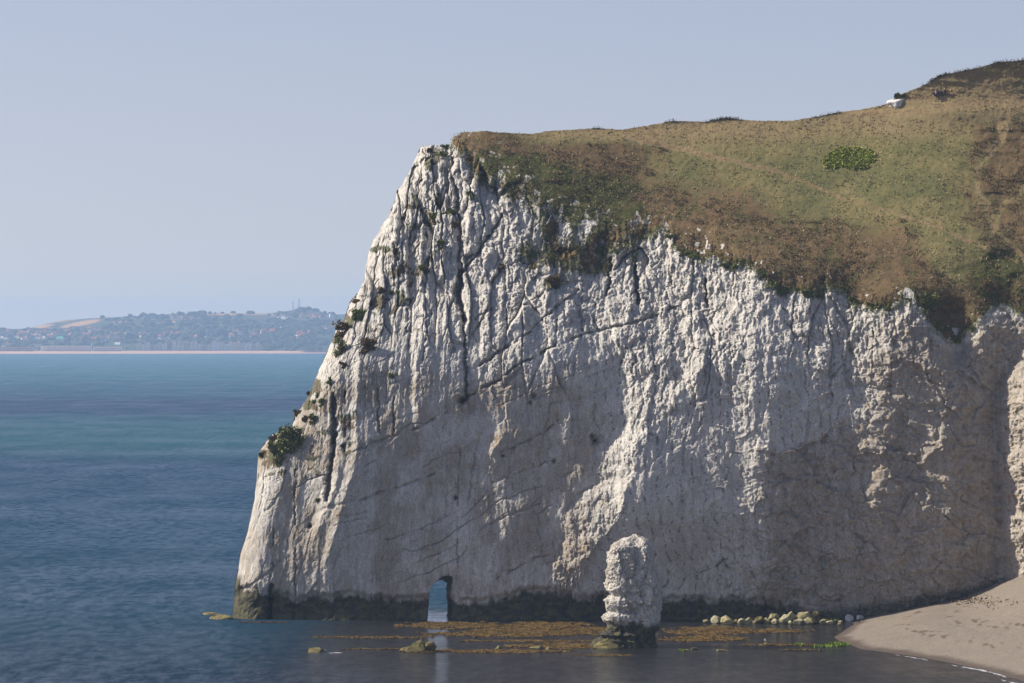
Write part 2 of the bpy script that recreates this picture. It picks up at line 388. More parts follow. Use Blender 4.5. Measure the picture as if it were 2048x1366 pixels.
# keep the face from turning away to landward: even out the large sideways slope
vgr = np.arange(96, 1266, 6.0); Gd = np.stack([np.interp(vgr, V[i, ::-1], D[i, ::-1]) for i in range(NC)])
Sl = np.gradient(Gd, ucol, axis=0) * 15; kk = np.hanning(111); kk /= kk.sum()
Sp_ = np.pad(Sl, ((55, 55), (0, 0)), mode='edge'); Sl = sum(Sp_[i:i + NC] * kk[i] for i in range(111))
tgt = np.interp(vgr, [480, 720], [-.14, .02])[None, :]; ex = np.maximum(Sl - tgt, 0) * .9 / 15; C_ = np.cumsum(ex * np.gradient(ucol)[:, None], axis=0); C_ -= C_[np.searchsorted(ucol, 1500)]
C_ = np.array([np.convolve(np.pad(r_, 8, mode='edge'), np.hanning(17) / np.hanning(17).sum(), 'valid') for r_ in C_])
D -= np.stack([np.interp(V[i], vgr, C_[i]) for i in range(NC)])
Gd = np.stack([np.interp(vgr, V[i, ::-1], D[i, ::-1]) for i in range(NC)]); kk = np.hanning(281); kk /= kk.sum()
Gp_ = np.pad(Gd, ((140, 140), (0, 0)), mode='reflect', reflect_type='odd'); Gd = sum(Gp_[i:i + NC] * kk[i] for i in range(281))
s2 = sst(0, 110, hgs) * sst(915, 1000, U); D = D * (1 - s2) + np.stack([np.interp(V[i], vgr, Gd[i]) for i in range(NC)]) * s2

# left-facing buttress faces: rows (v, left edge, right edge), the ground comes towards the sea's viewer across them
BANDS = [
 (.52, 260, [(560, 1200, 1215), (690, 1232, 1290), (720, 1240, 1300), (760, 1248, 1298), (850, 1246, 1284), (885, 1225, 1280), (905, 1192, 1275), (960, 1205, 1262), (990, 1148, 1250), (1040, 1122, 1238), (1080, 1128, 1200), (1130, 1104, 1160), (1185, 1100, 1150), (1215, 1100, 1130)]),
 (.45, 160, [(640, 1400, 1420), (700, 1372, 1420), (760, 1340, 1385), (800, 1310, 1342), (860, 1286, 1305), (900, 1284, 1290)]),
 (.55, 60, [(795, 984, 992), (850, 983, 1012), (880, 978, 1000), (900, 968, 985), (960, 960, 970), (1000, 958, 962)]),
 (1.0, 120, [(280, 903, 912), (341, 905, 925), (400, 914, 934), (470, 921, 942), (545, 926, 940), (580, 930, 935)]),
 (.80, 60, [(600, 688, 700), (650, 690, 706), (700, 698, 716), (860, 703, 713), (940, 690, 708), (1000, 672, 690), (1100, 645, 658), (1180, 640, 645)]),
 (.80, 40, [(600, 818, 826), (640, 820, 834), (860, 822, 834), (900, 824, 828)]),
 (.50, 90, [(560, 950, 965), (600, 955, 985), (700, 957, 980), (760, 966, 985), (800, 970, 975)]),
 (.45, 80, [(540, 1562, 1580), (600, 1566, 1592), (680, 1590, 1612), (720, 1600, 1606)]),
 (.70, 60, [(860, 664, 672), (880, 668, 690), (978, 648, 672), (1040, 624, 642), (1100, 605, 620), (1150, 604, 608)]),
 (.65, 120, [(600, 1978, 2004), (650, 1946, 1985), (690, 1917, 1950), (730, 1905, 1925), (800, 1900, 1905)]),
 (.60, 50, [(300, 838, 850), (400, 795, 815), (520, 745, 765), (600, 742, 760), (640, 740, 745)]),
 (.60, 50, [(420, 868, 880), (470, 852, 868), (540, 832, 846), (600, 822, 828)]),
]
for k, fall, tb in BANDS:
    vv = [t[0] for t in tb]; wob = fbm(z * .5, x * .12, 4, 60) * 9
    l = np.interp(V, vv, [t[1] for t in tb]) + wob; r = np.interp(V, vv, [t[2] for t in tb]) + wob
    fade = sst(vv[0] - 10, vv[0] + 110, V) * (1 - sst(vv[-1] - 110, vv[-1] + 10, V))
    wd = np.maximum(r - l, 3); vg = np.arange(200, 1300, 4.0)
    ag = np.interp(vg, vv, [t[2] - t[1] for t in tb]); kk = np.hanning(41); kk /= kk.sum(); ag = np.convolve(np.pad(ag, 20, mode='edge'), kk, 'valid')
    D -= k * np.interp(V, vg, ag) / 15 * np.clip((U - l) / wd, 0, 1) * np.exp(-np.maximum(U - r, 0) / fall) * fade
# the next buttress turns out towards the beach at the far right
br = np.interp(V, [600, 680, 720, 760, 800, 900, 1000, 1100, 1160, 1262], [2095, 2056, 2032, 2008, 1992, 1994, 2002, 2008, 2016, 2040]) + fbm(z * .35, x * 0 + 3, 4, 77) * 10
rb = sst(560, 700, V)
D -= np.clip((U - br) / 100, 0, 2) * 11 * rb
butt = sst(-4, 8, U - br) * sst(640, 720, V)
# shallow buttress of the dome right of the gully and recess of the gully itself
D += 3.5 * np.exp(-((U - np.interp(V, [560, 690, 800], [1880, 1912, 1925])) / 38.0) ** 2) * sst(560, 640, V) * (1 - sst(690, 780, V))

# roughness of the rock
rough = np.clip(lit * 1.15 - .18, .06, 1) * (1 - soft * .75)
litzone = np.zeros_like(U)
for k, fall, tb in BANDS[:2]:
    vv = [t[0] for t in tb]
    l = np.interp(V, vv, [t[1] for t in tb]); r = np.interp(V, vv, [t[2] for t in tb])
    litzone = np.maximum(litzone, sst(-12, 4, U - l) * (1 - sst(-4, 14, U - r)) * (V > vv[0]) * (V < vv[-1]))
rough = np.maximum(rough, .55 * litzone); rough = np.maximum(rough, .9 * butt)
rib_w = np.interp(U, [460, 700, 900, 1150, 1250, 1450, 1700, 2140], [.5, .85, .85, .62, .5, .4, .32, .25]) * (1 - soft) * np.clip(lit * 1.5 - .2, .08, 1)
wx = x + 1.2 * fbm(x * .1, z * .1, 3, 5)
slant = wx + z * np.interp(U, [500, 750, 900], [-.25, -.12, 0.02])
rock = -.75 * rib_w * (ridge(slant * .28, z * .035, 2, 11)) - .30 * rib_w * ridge(slant * .85, z * .09, 2, 12) - .12 * rib_w * ridge(slant * 2.3, z * .25, 2, 13)
# pillars and blocks split by open joints, at three sizes
wq = .3 * fbm(x * .5, z * .3, 3, 14); sl = slant + wq + .10 * fbm(x * 2.5, z * 1.2, 3, 16); zz = z + 1.2 * fbm(x * .3, z * .2, 3, 15) - .5 * slant
for (cw, chh, off, grv, gw, sd0) in [(2.7, 10.0, 1.5, .95, .07, 400), (1.35, 3.4, .60, .36, .07, 410), (.5, .9, .16, .10, .12, 420)]:
    f1, f2, ci = worley(sl / cw, zz / chh, sd0)
    m_ = (.22 + 1.05 * sst(-.35, .35, fbm(x * .15, z * .12, 3, sd0 + 7))) * rib_w * (1 if cw > .6 else .9) + (.12 + .2 * rough if cw < 1.2 else 0) * (1 - soft)
    rock += m_ * 1.5 * off * worley.tilt
    rock += m_ * (off * (ci - .5) * sst(0, .14, f2 - f1) + 1.25 * grv * (1 - sst(0, gw * 1.5, f2 - f1)) + off * .10 * f1 ** 2)
rock -= 1.0 * rough * fbm(x * .22, z * .18, 3, 21) + .85 * rough * fbm(x * .9, z * .65, 6, 22, .68)
rock -= .50 * (rough * .9 + .13) * fbm(x * 2.4, z * (1.1 - .5 * (U < 1600)), 5, 23, .75)
rock -= .9 * fbm(x * .05, z * .05, 3, 24) + .12 * fbm(wx * .9, z * .12, 4, 25) + .10 * fbm(x * 1.0, z * .9, 4, 26)
# dipping joints
jq = z - .42 * x + 2.2 * fbm(x * .08, z * .08, 3, 31) + .35 * fbm(x * .7, z * .7, 3, 37)
jw = (1 - sst(1180, 1320, U)) * (1 - soft)
jn = np.abs(vn(jq * .22, x * .02, 32) * 2 - 1); jn2 = np.abs(vn(jq * .55 + 9, x * .03, 33) * 2 - 1)
gate = sst(.05, .3, fbm(x * .12, z * .12, 3, 34)); gate2 = sst(.05, .3, fbm(x * .2 + 7, z * .2, 3, 35))
rock += jw * (.26 * (1 - sst(0, .06, jn)) * gate + .2 * (1 - sst(0, .07, jn2)) * gate2)
rock -= jw * .8 * (vn(jq * .16, x * .03, 36) - .5)
# rough broken beds in the brown rock at the right
tz = sst(-75, 75, U - (np.interp(V, [600, 640, 700, 760, 830, 880, 900, 960, 1100, 1240], [1790, 1770, 1745, 1715, 1700, 1640, 1520, 1505, 1500, 1470]) + fbm(x * .3, z * .3, 6, 51, .7) * 60)) * (1 - sst(-40, 10, hg))
q2 = z + .75 * x + 2.5 * fbm(x * .12, z * .12, 3, 52); q3 = z - .15 * x + 2 * fbm(x * .15, z * .15, 3, 53)
for (cw, chh, off, grv, sd0) in [(5.5, 4.0, .45, .0, 430), (2.2, 1.8, .34, .03, 440), (.9, .8, .20, .04, 450)]:
    f1, f2, ci = worley((x + .45 * z + 1.5 * fbm(x * .3, z * .3, 3, 58)) / cw, (z - .2 * x + 1.2 * fbm(x * .3, z * .3, 3, 59)) / chh, sd0)
    rock += (tz + (.6 if cw < 3 else .3) * sst(1250, 1500, U) * (1 - tz) * (1 - soft)) * 1.2 * off * worley.tilt
    rock += (tz + (.35 if cw < 3 else .2) * sst(1250, 1500, U) * (1 - tz) * (1 - soft)) * (off * (ci - .5) * sst(0, .3, f2 - f1) + grv * (1 - sst(0, .16, f2 - f1)))
rock += tz * (.14 * (1 - sst(0, .12, np.abs(vn(q2 * .25, x * .06, 54) * 2 - 1))) + .10 * (1 - sst(0, .14, np.abs(vn(q3 * .4, x * .08, 55) * 2 - 1))) - .45 * fbm(q2 * .22, (x - z) * .12, 4, 56, .6) - .3 * fbm(x * .8, z * .9, 4, 57, .6))
# mapped cracks and joints: depth (m), half width (rows), points
CR = [
 (5.0, 6.5, [(920, 545), (918, 591), (926, 642)]), (2.0, 3.6, [(926, 642), (930, 683), (933, 800)]), (2.1, 3.5, [(903, 292), (903, 341), (914, 400), (920, 444), (922, 546)]),
 (2.0, 3.2, [(1006, 429), (957, 506), (926, 543)]), (1.1, 2.8, [(925, 803), (960, 780), (1000, 761), (1024, 737), (1112, 690), (1186, 662), (1277, 644), (1353, 613)]),
 (1.1, 3, [(960, 730), (1055, 666), (1112, 614), (1156, 580)]), (.8, 2.4, [(950, 638), (980, 620), (1009, 602)]), (.8, 2.4, [(1033, 618), (1081, 592)]),
 (.7, 2, [(1114, 607), (1112, 688)]), (.7, 2, [(1162, 594), (1162, 671)]), (.6, 2, [(1189, 607), (1189, 662)]), (3.6, 3.4, [(1270, 530), (1274, 607)]),
 (2.3, 2.8, [(1219, 521), (1216, 589)]), (2.2, 2.8, [(1411, 560), (1414, 612)]), (2.6, 5, [(667, 788), (668, 893), (652, 1000)]), (1.5, 3, [(689, 787), (689, 908)]),
 (.9, 2.6, [(708, 902), (760, 881), (834, 855), (933, 805)]), (.8, 2, [(787, 764), (787, 870)]), (.7, 2, [(756, 770), (757, 864)]),
 (.9, 1.8, [(590, 940), (591, 1100), (588, 1236)]), (.9, 1.8, [(547, 1058), (546, 1120), (538, 1165)]), (3.0, 4.5, [(541, 1172), (538, 1250)]),
 (.6, 1.8, [(921, 900), (917, 960), (914, 1138)]), (.7, 2.4, [(1000, 905), (1060, 880), (1112, 850), (1150, 838)]), (.5, 2.4, [(984, 965), (1050, 940), (1108, 920)]),
 (.7, 2.5, [(700, 1010), (760, 985), (840, 960), (900, 930)]), (.5, 2, [(770, 1080), (840, 1060), (900, 1030)]), (.5, 2.2, [(960, 1060), (1020, 1030), (1090, 1005), (1105, 980)]),
 (.8, 2.5, [(996, 1155), (1030, 1138), (1068, 1115), (1100, 1110)]), (.5, 2, [(950, 905), (940, 1000)]), (1.1, 2.6, [(1400, 1145), (1440, 1128), (1454, 1118)]),
 (1.0, 2.4, [(1698, 770), (1730, 773), (1760, 777), (1782, 775)]), (.8, 3, [(1815, 740), (1850, 790), (1890, 850), (1935, 905)]), (.8, 3, [(1690, 820), (1710, 880), (1722, 905)]),
 (.7, 2.4, [(1520, 905), (1600, 925), (1660, 915), (1740, 925), (1820, 905), (1910, 903)]), (.8, 2.4, [(1785, 940), (1810, 985), (1835, 1020)]), (.8, 2, [(1900, 760), (1888, 800)]),
 (.8, 2, [(1925, 770), (1900, 820), (1885, 840)]), (.8, 2, [(1845, 935), (1832, 975)]), (.6, 2.2, [(1600, 1130), (1640, 1140), (1700, 1125)]), (.7, 2.2, [(1728, 640), (1730, 700)]),
 (.6, 2, [(1716, 675), (1724, 760)]), (.9, 2, [(1276, 700), (1265, 740), (1272, 800)]), (.7, 2, [(1390, 770), (1388, 810)]), (1.0, 3, [(834, 300), (828, 345), (826, 375)]),
 (1.0, 3, [(868, 330), (850, 352), (832, 372), (828, 380)]), (1.0, 2.4, [(850, 430), (835, 460), (822, 490)]), (.9, 2.2, [(803, 440), (806, 500), (812, 545)]),
 (.9, 2.2, [(850, 470), (832, 500), (818, 520)]), (.8, 2, [(787, 440), (789, 500), (792, 540)]), (.8, 2, [(862, 620), (850, 680), (845, 720)]), (.8, 2.2, [(815, 620), (815, 700)]),
]
for dep, wd, pts in CR:
    us = [p[0] for p in pts]; vs = [p[1] for p in pts]
    i0, i1 = np.searchsorted(ucol, [min(us) - 45, max(us) + 45])
    Us, Vs = U[i0:i1], V[i0:i1]
    jx = fbm(Us / 14, Vs / 14, 3, 70) * 3.5; jy = fbm(Us / 14 + 50, Vs / 14, 3, 71) * 3.5
    d = segdist(Us + jx + fbm(Us / 4, Vs / 4, 2, 75) * 2, Vs + jy + fbm(Us / 4, Vs / 4, 2, 76) * 2, pts)
    act = sst(.2, .5, vn(Us / 16, Vs / 16, 72)) * (.5 + .7 * vn(Us / 5, Vs / 5, 73)) if dep < 2 else .85
    wd = wd * (.45 + .75 * vn(Us / 11, Vs / 11, 74))
    if min(vs) > 780 and dep < 1.4: dep *= .6
    if min(us) > 1480: dep *= .30
    rock[i0:i1] += dep * act * np.exp(-(d / wd) ** 2)
# small holes
for (hu, hv, hr, hd) in [(925, 801, 6, 3), (912, 996, 4, 1.5), (1068, 792, 5, 1.2), (1006, 912, 3, 1), (1108, 922, 4, 1), (620, 1052, 4, 1.5), (1190, 882, 8, 1.6), (1183, 873, 5, 1.2), (1060, 806, 3, .8), (908, 700, 4, 1)]:
    rock += hd * np.exp(-(np.hypot(U - hu, V - hv) / hr) ** 2)
# wave-cut notch at the foot
und = np.interp(U, [462, 560, 700, 860, 1000, 1100, 1180, 1340, 1440, 1560, 1700], [1170, 1185, 1186, 1190, 1186, 1178, 1196, 1190, 1192, 1205, 1235]) + fbm(x * .22, x * 0, 5, 80, .65) * 22
notch = sst(-3, 9, V - und) * (1 - .55 * sst(1215, 1250, V)) * (1 - sst(1560, 1720, U))
rock += .85 * notch + .7 * notch * fbm(x * .6, z * .6, 4, 81, .6)
rock = rock * (1 - soft * .85)
# turf relief: terracettes, hummocks
turf = -.45 * fbm(x * .10, z * .18, 4, 101) - .10 * ridge(x * .1, z * .9 + .1 * x, 2, 102) - .08 * fbm(x * 1.2, z * 1.6, 3, 103, .7)
turf -= .4 * fbm(x * .25, z * .25, 3, 104) * (1 - sst(40, 160, hg))
rightrough = sst(1895, 1995, U + 55 * fbm(x * .12, z * .12, 4, 107)) * sst(208, 262, V + 30 * fbm(x * .2, z * .2, 4, 108)) * (1 - sst(540, 640, V))
turf -= rightrough * (.5 * fbm(x * .3, z * .3, 4, 105) + .3 * ridge(x * .2, z * .6, 2, 106))
D += rock + turf * soft
# curl round at the seaward profile
left = ucol < 1010
sd_ = segdist(U[left], V[left], [p for p in SKY if p[0] < 1000] )
R = 52.0; q = np.clip(1 - sd_ / R, 0, 1); amp = np.where(U[left] < 900, 4.5, 4.5 * np.clip((960 - U[left]) / 60, 0, 1))
D[left] += amp * (1 - np.sqrt(1 - q * q * .995))

PTS = unproj(U, V, D)
PTS[..., 0] += (.35 * fbm(z * 1.1, x * .4 + 4, 4, 110, .6)) * (1 - soft) * (rough * .8 + .15) * sst(0, 6, V - vtop[:, None] + 3)

# masks
print('SLOPE', [(a, b, round(float(np.mean(np.diff(D[:, np.argmin(abs(V[np.searchsorted(ucol, a)] - b))][np.searchsorted(ucol, a) - 30:np.searchsorted(ucol, a) + 30]) / np.diff(ucol[np.searchsorted(ucol, a) - 30:np.searchsorted(ucol, a) + 30]) * 15)), 2)) for a, b in [(1000, 300), (1100, 330), (1150, 330), (1250, 350), (1350, 350), (1500, 320), (1600, 500), (1750, 350), (1900, 400), (1420, 900), (1050, 480)]])
gn = fbm(x * .55, z * .22, 5, 120, .62) * 20 + fbm(x * 2.0, z * .9, 4, 121, .65) * 8
gsc = np.interp(U, [880, 960, 1100, 1260, 1340, 1420, 2140], [1.2, 3.0, 3.4, 2.6, 1.4, .8, .8])
gm = hg + gn * gsc
PATCH = [((1140, 507), 74, 24), ((1178, 532), 42, 14), ((1105, 566), 14, 10), ((1118, 450), 34, 60), ((1215, 478), 40, 26), ((1065, 530), 10, 6), ((878, 508), 0, 0)]
for (pu, pv), a_, b_ in PATCH:
    if a_: gm = np.maximum(gm, (1 - np.hypot((U - pu) / a_, (V - pv) / b_)) * 36 + gn * 1.3)
# white ribs poking through the turf
for (pu, v0, v1, wd) in [(1129, 405, 490, 8), (1095, 400, 440, 4), (1002, 340, 372, 7), (1030, 352, 380, 5), (1180, 440, 462, 14), (1815, 575, 612, 9), (1905, 655, 680, 14), (1000, 278, 284, 12)]:
    v0 = v0 + 6; ins = sst(v0 - 10, v0 + 5, V) * (1 - sst(v1 - 5, v1 + 10, V)) * np.exp(-((U - pu + fbm(z, x, 3, 130) * 4) / wd) ** 2)
    gm = gm - ins * 150 * (fbm(x * 1.1, z * .5, 4, 131) > -.12)
grassy = gm > 0
# white scatter near the turf edge
sp = fbm(x * 1.5, z * .9, 4, 133, .7)
grassy &= ~((sp > .29) & (hg < 60) & (U < 1420) & (hg > -80))
grassy &= ~((sp > .50) & (hg < 35) & (U > 1420))
PATHS = [(4.0, [(1250, 269), (1388, 306), (1487, 326), (1550, 342), (1605, 362), (1684, 395), (1803, 433), (1882, 456), (1981, 500), (2060, 534)]),
         (6.0, [(2012, 216), (2000, 279), (1953, 346), (1957, 385), (1985, 433), (1992, 464), (2024, 496), (2060, 524)]),
         (4.0, [(2060, 352), (2036, 397), (2008, 405), (1989, 440)]),
         (4.5, [(1700, 232), (1740, 228), (1845, 219), (1928, 208), (1988, 204), (2060, 206)]),
         (4.5, [(1830, 196), (1920, 186), (1958, 172), (1996, 160), (2060, 134)]), (4.0, [(1973, 171), (2011, 190), (2060, 204)]),
         (2.2, [(1262, 262), (1365, 262), (1400, 300)])]
pm = np.zeros(U.shape, bool); i0 = np.searchsorted(ucol, 1230)
trod = np.zeros(U.shape)
for wd, pts in PATHS:
    d = segdist(U[i0:] + fbm(U[i0:] / 25, V[i0:] / 25, 3, 140) * 7, V[i0:] + fbm(U[i0:] / 30, V[i0:] / 30, 3, 143) * 4, pts)
    wdn = wd * (.45 + .9 * vn(U[i0:] / 18, V[i0:] / 18, 141))
    pm[i0:] |= (d < wdn) & (vn(U[i0:] / 5, V[i0:] / 5, 142) > .30)
    trod[i0:] = np.maximum(trod[i0:], np.exp(-(d / (wd * 1.5)) ** 2))
pm &= grassy
# attributes
stain_shade = np.maximum(tz * .85, .78 * sst(660, 800, V) * (1 - sst(1120, 1320, U)) * np.clip(.8 + 1.1 * fbm(jq * .25, wx * .3, 4, 150), 0, 1.4))  # tan chalk staining, strengthened on the lower left to paint in deeper shade
stain_shade = np.maximum(stain_shade, .42 * sst(1150, 1300, U) * sst(760, 1000, V) * np.clip(.7 + 1.2 * fbm(x * .1, z * .1, 4, 151), 0, 1.3))
stain_shade = np.maximum(stain_shade, .25 * (1 - sst(700, 900, U))); stain_shade = np.maximum(stain_shade, butt * .35)
stain_shade = np.clip(stain_shade + .15 * fbm(x * .15, z * .15, 4, 152), 0, 1)
tideband = sst(-8, 26, V - und - 2 + 10 * fbm(x * 1.2, z * .5, 4, 83)) * (1 - sst(1560, 1700, U)); tideband = np.maximum(tideband, sst(1135, 1175, V) * (1 - sst(478, 500, U + fbm(z, x, 3, 153) * 14)))
tideband = np.maximum(tideband, .55 * sst(-26, 4, V - np.interp(U, [1500, 1700, 1800, 1900, 2000, 2060], [1238, 1222, 1205, 1187, 1166, 1150])) * sst(1500, 1600, U) * (1 - butt))
vegt = np.clip(sst(-60, -4, gm) * .55, 0, 1) * (1 - sst(1300, 1400, U) * .6) + .22 * (1 - sst(880, 960, U)) * sst(.5, .75, vn(x * .5, z * .5, 154)) * (V < 960)
vegt = np.maximum(vegt, .75 * (1 - sst(860, 930, U)) * (1 - sst(640, 700, V) * sst(700, 740, U)) * (V < 960) * sst(.12, .35, fbm(x * .45, z * .45, 5, 156, .6)))
veg2 = .8 * np.exp(-(segdist(U, V, [(895, 470), (870, 505), (840, 545), (800, 600), (775, 640), (765, 690)]) / 8) ** 2) * sst(.3, .55, vn(x * .8, z * .8, 155))
vegt = np.maximum(vegt, veg2)
strata = np.interp(U, [460, 900, 1150, 1250, 1700, 1790, 2140], [.25, .35, .6, .95, .95, .35, .1]) * (1 - .6 * tz) * (.4 + .6 * sst(520, 640, V)) * (1 - butt)
toneC = np.stack([stain_shade, tideband, vegt, strata], -1)
brown = sst(230, 60, hg + 60 * fbm(x * .1, z * .1, 3, 160)) * .85
brown = np.maximum(brown, .8 * (1 - sst(1200, 1480, U + 60 * fbm(x * .1, z * .1, 3, 161))) * sst(265, 300, V))
brown = np.maximum(brown, rightrough * .75); brown = np.maximum(brown, .55 * (V < 200) * sst(190, 130, V + (2048 - U) * .25))
dgreen = np.clip(sst(160, 90, hg) * sst(0, 40, hg + 5) * .45 + .35 * (1 - sst(1220, 1320, U)) * sst(290, 330, V) + .3 * rightrough, 0, 1)
for (pu, pv, a_, b_, k_) in [(1480, 425, 70, 30, .6), (1570, 500, 90, 25, .5), (1350, 400, 40, 25, .5), (1150, 400, 60, 50, .45), (1860, 600, 40, 40, .8), (1730, 520, 60, 15, .45), (1640, 560, 60, 14, .5), (1985, 590, 45, 16, .7)]:
    dgreen = np.maximum(dgreen, k_ * np.exp(-(((U - pu) / a_) ** 2 + ((V - pv) / b_) ** 2)))
gold = np.clip(sst(330, 240, V) * .75 + sst(1700, 1400, U) * .25 + .5 * trod, 0, 1) * (1 - .6 * brown * (trod < .3))
toneG = np.stack([np.clip(brown - .5 * trod, 0, 1), dgreen, gold, trod], -1)

# the sea arch
ARCH = [(852, 1270), (855, 1235), (857, 1200), (860, 1174), (870, 1162), (886, 1151), (900, 1149.5), (908, 1155), (904, 1190), (907, 1215), (903, 1270)]
ain = inpoly(U, V, ARCH)
idx = np.arange(NC * NR).reshape(NC, NR)
quad = np.stack([idx[:-1, :-1], idx[1:, :-1], idx[1:, 1:], idx[:-1, 1:]], -1)
hole = ain[:-1, :-1] & ain[1:, :-1] & ain[1:, 1:] & ain[:-1, 1:]
g4 = grassy[:-1, :-1].astype(int) + grassy[1:, :-1] + grassy[1:, 1:] + grassy[:-1, 1:]
p4 = pm[:-1, :-1].astype(int) + pm[1:, :-1] + pm[1:, 1:] + pm[:-1, 1:]
fpath = (p4 >= 3) & ~hole; fgrass = (g4 >= 3) & ~fpath & ~hole; fcliff = ~fpath & ~fgrass & ~hole
FV = PTS.reshape(-1, 3)
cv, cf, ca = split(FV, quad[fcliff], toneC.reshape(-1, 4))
extra_v = [cv]; extra_f = [cf]; extra_a = [ca]; off = len(cv)
# tunnel walls
be = []
hp = np.pad(hole, 1)
ci, cj = np.nonzero(hole)
for i, j in zip(ci, cj):
    for (di, dj, a, b) in [(-1, 0, (i, j), (i, j + 1)), (1, 0, (i + 1, j + 1), (i + 1, j)), (0, -1, (i + 1, j), (i, j)), (0, 1, (i, j + 1), (i + 1, j + 1))]:
        if not hp[i + 1 + di, j + 1 + dj] and not (dj == -1 and j == 0): be.append((a, b))
K = 14; tv = []; tf = []; ta_ = []; vid = {}
for a, b in be:
    for n_ in (a, b):
        if n_ not in vid:
            vid[n_] = len(tv) // (K + 1) * (K + 1); p = PTS[n_]; u_, v_ = U[n_], V[n_]
            for k in range(K + 1):
                f = k / K; nz = f * float(.8 * fbm(np.array(v_ / 26.0), np.array(f * 2.0 + (u_ > 880) * 9), 3, 800) + .35 * fbm(np.array(v_ / 7.0), np.array(f * 5.0), 3, 801))
                Dk = p[1] + 10 * f; uk = u_ - 13 * f; vk = v_ + (9 * f if v_ < 1175 else 0)
                qx = unproj(np.array(uk), np.array(vk), np.array(Dk)); tv.append(p if k == 0 else (qx[0] + nz, qx[1], qx[2] + nz * .5))
                ta_.append((.6, sst(1195, 1205, v_), 0, 0))
    for k in range(K):
        A, B = vid[a], vid[b]; tf.append((A + k, A + k + 1, B + k + 1, B + k))
extra_v.append(np.array(tv)); extra_f.append(np.array(tf) + off); extra_a.append(np.array(ta_)); off += len(tv)
# landward back of the headland, coarser, closing the body
st = 4
ub = U[::st, ::st]; vb_ = V[::st, ::st]; Db = D[::st, ::st]; hd = (VB - 0) * 0 + (vb_ - vb_[:, -1:]) / 15
bl = sst(930, 1250, ub)
thick = 10 * (1 - np.exp(-hd / 2.5)); Dl = Db + thick; Dr = Db[:, -1:] + 3 * (1 - np.exp(-hd / 2)) + .22 * hd
DB = Dl * (1 - bl) + Dr * bl + fbm(ub / 40, vb_ / 40, 4, 170) * np.minimum(hd, 1.5) * 1.0
DB = np.maximum(DB, Db + np.minimum(hd * .8, 3)); DB[:, -1] = Db[:, -1]
Bp = unproj(ub - 13 * (1 - sst(1100, 1140, vb_)) * 0, vb_, DB)
bi = np.arange(ub.size).reshape(ub.shape)
bq = np.stack([bi[:-1, :-1], bi[:-1, 1:], bi[1:, 1:], bi[1:, :-1]], -1)
bh = inpoly(ub + 13, vb_ - 5, ARCH); bhq = bh[:-1, :-1] | bh[1:, :-1] | bh[1:, 1:] | bh[:-1, 1:]
bq = bq[~bhq]
extra_v.append(Bp.reshape(-1, 3)); extra_f.append(bq + off); off += ub.size
extra_a.append(np.concatenate([np.full((ub.size, 1), .4), np.zeros((ub.size, 3))], 1))
# right-hand edge closed
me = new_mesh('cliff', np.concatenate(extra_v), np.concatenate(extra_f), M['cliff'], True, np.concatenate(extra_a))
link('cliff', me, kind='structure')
gv, gf, ga = split(FV, quad[fgrass], toneG.reshape(-1, 4))
link('hillside', new_mesh('hillside', gv, gf, M['grass'], True, ga), kind='structure')
pv_, pf_, pa_ = split(FV, quad[fpath], toneG.reshape(-1, 4))
link('footpath', new_mesh('footpath', pv_, pf_, M['path'], True, pa_), kind='structure')

def surf(u, v, off=0.0):
    i = int(np.clip(np.searchsorted(ucol, u), 0, NC - 1)); j = int(round((VB - v) / (VB - vtop[i]) * (NR - 1))); j = max(0, min(NR - 1, j))
    p = PTS[i, j]; return Vector((p[0], p[1] - off, p[2]))

# ------------------------------------------------------------------ foliage
def leaves(centres, size, aspect=1.6, up=0.0, clump=None):
    """small leaf faces at the given points"""
    n = len(centres); c = np.asarray(centres)
    a = rng.normal(size=(n, 3)); a[:, 2] += up; a /= np.linalg.norm(a, axis=1)[:, None]
    b = rng.normal(size=(n, 3)); b -= a * (a * b).sum(1)[:, None]; b /= np.linalg.norm(b, axis=1)[:, None]
    s = (np.asarray(size) * rng.uniform(.6, 1.4, n))[:, None]
    A = a * s * aspect * .5; B = b * s * .5
    v = np.stack([c - A, c + B * .8, c + A, c - B * .8], 1).reshape(-1, 3)
    f = np.arange(n * 4).reshape(n, 4)
    t = rng.uniform(0, 1, n) if clump is None else np.clip(clump + rng.normal(0, .22, n), 0, 1)
    at = np.repeat(np.stack([t, rng.uniform(0, 1, n), t * 0, t * 0 + 1], 1), 4, 0)
    return v, f, at

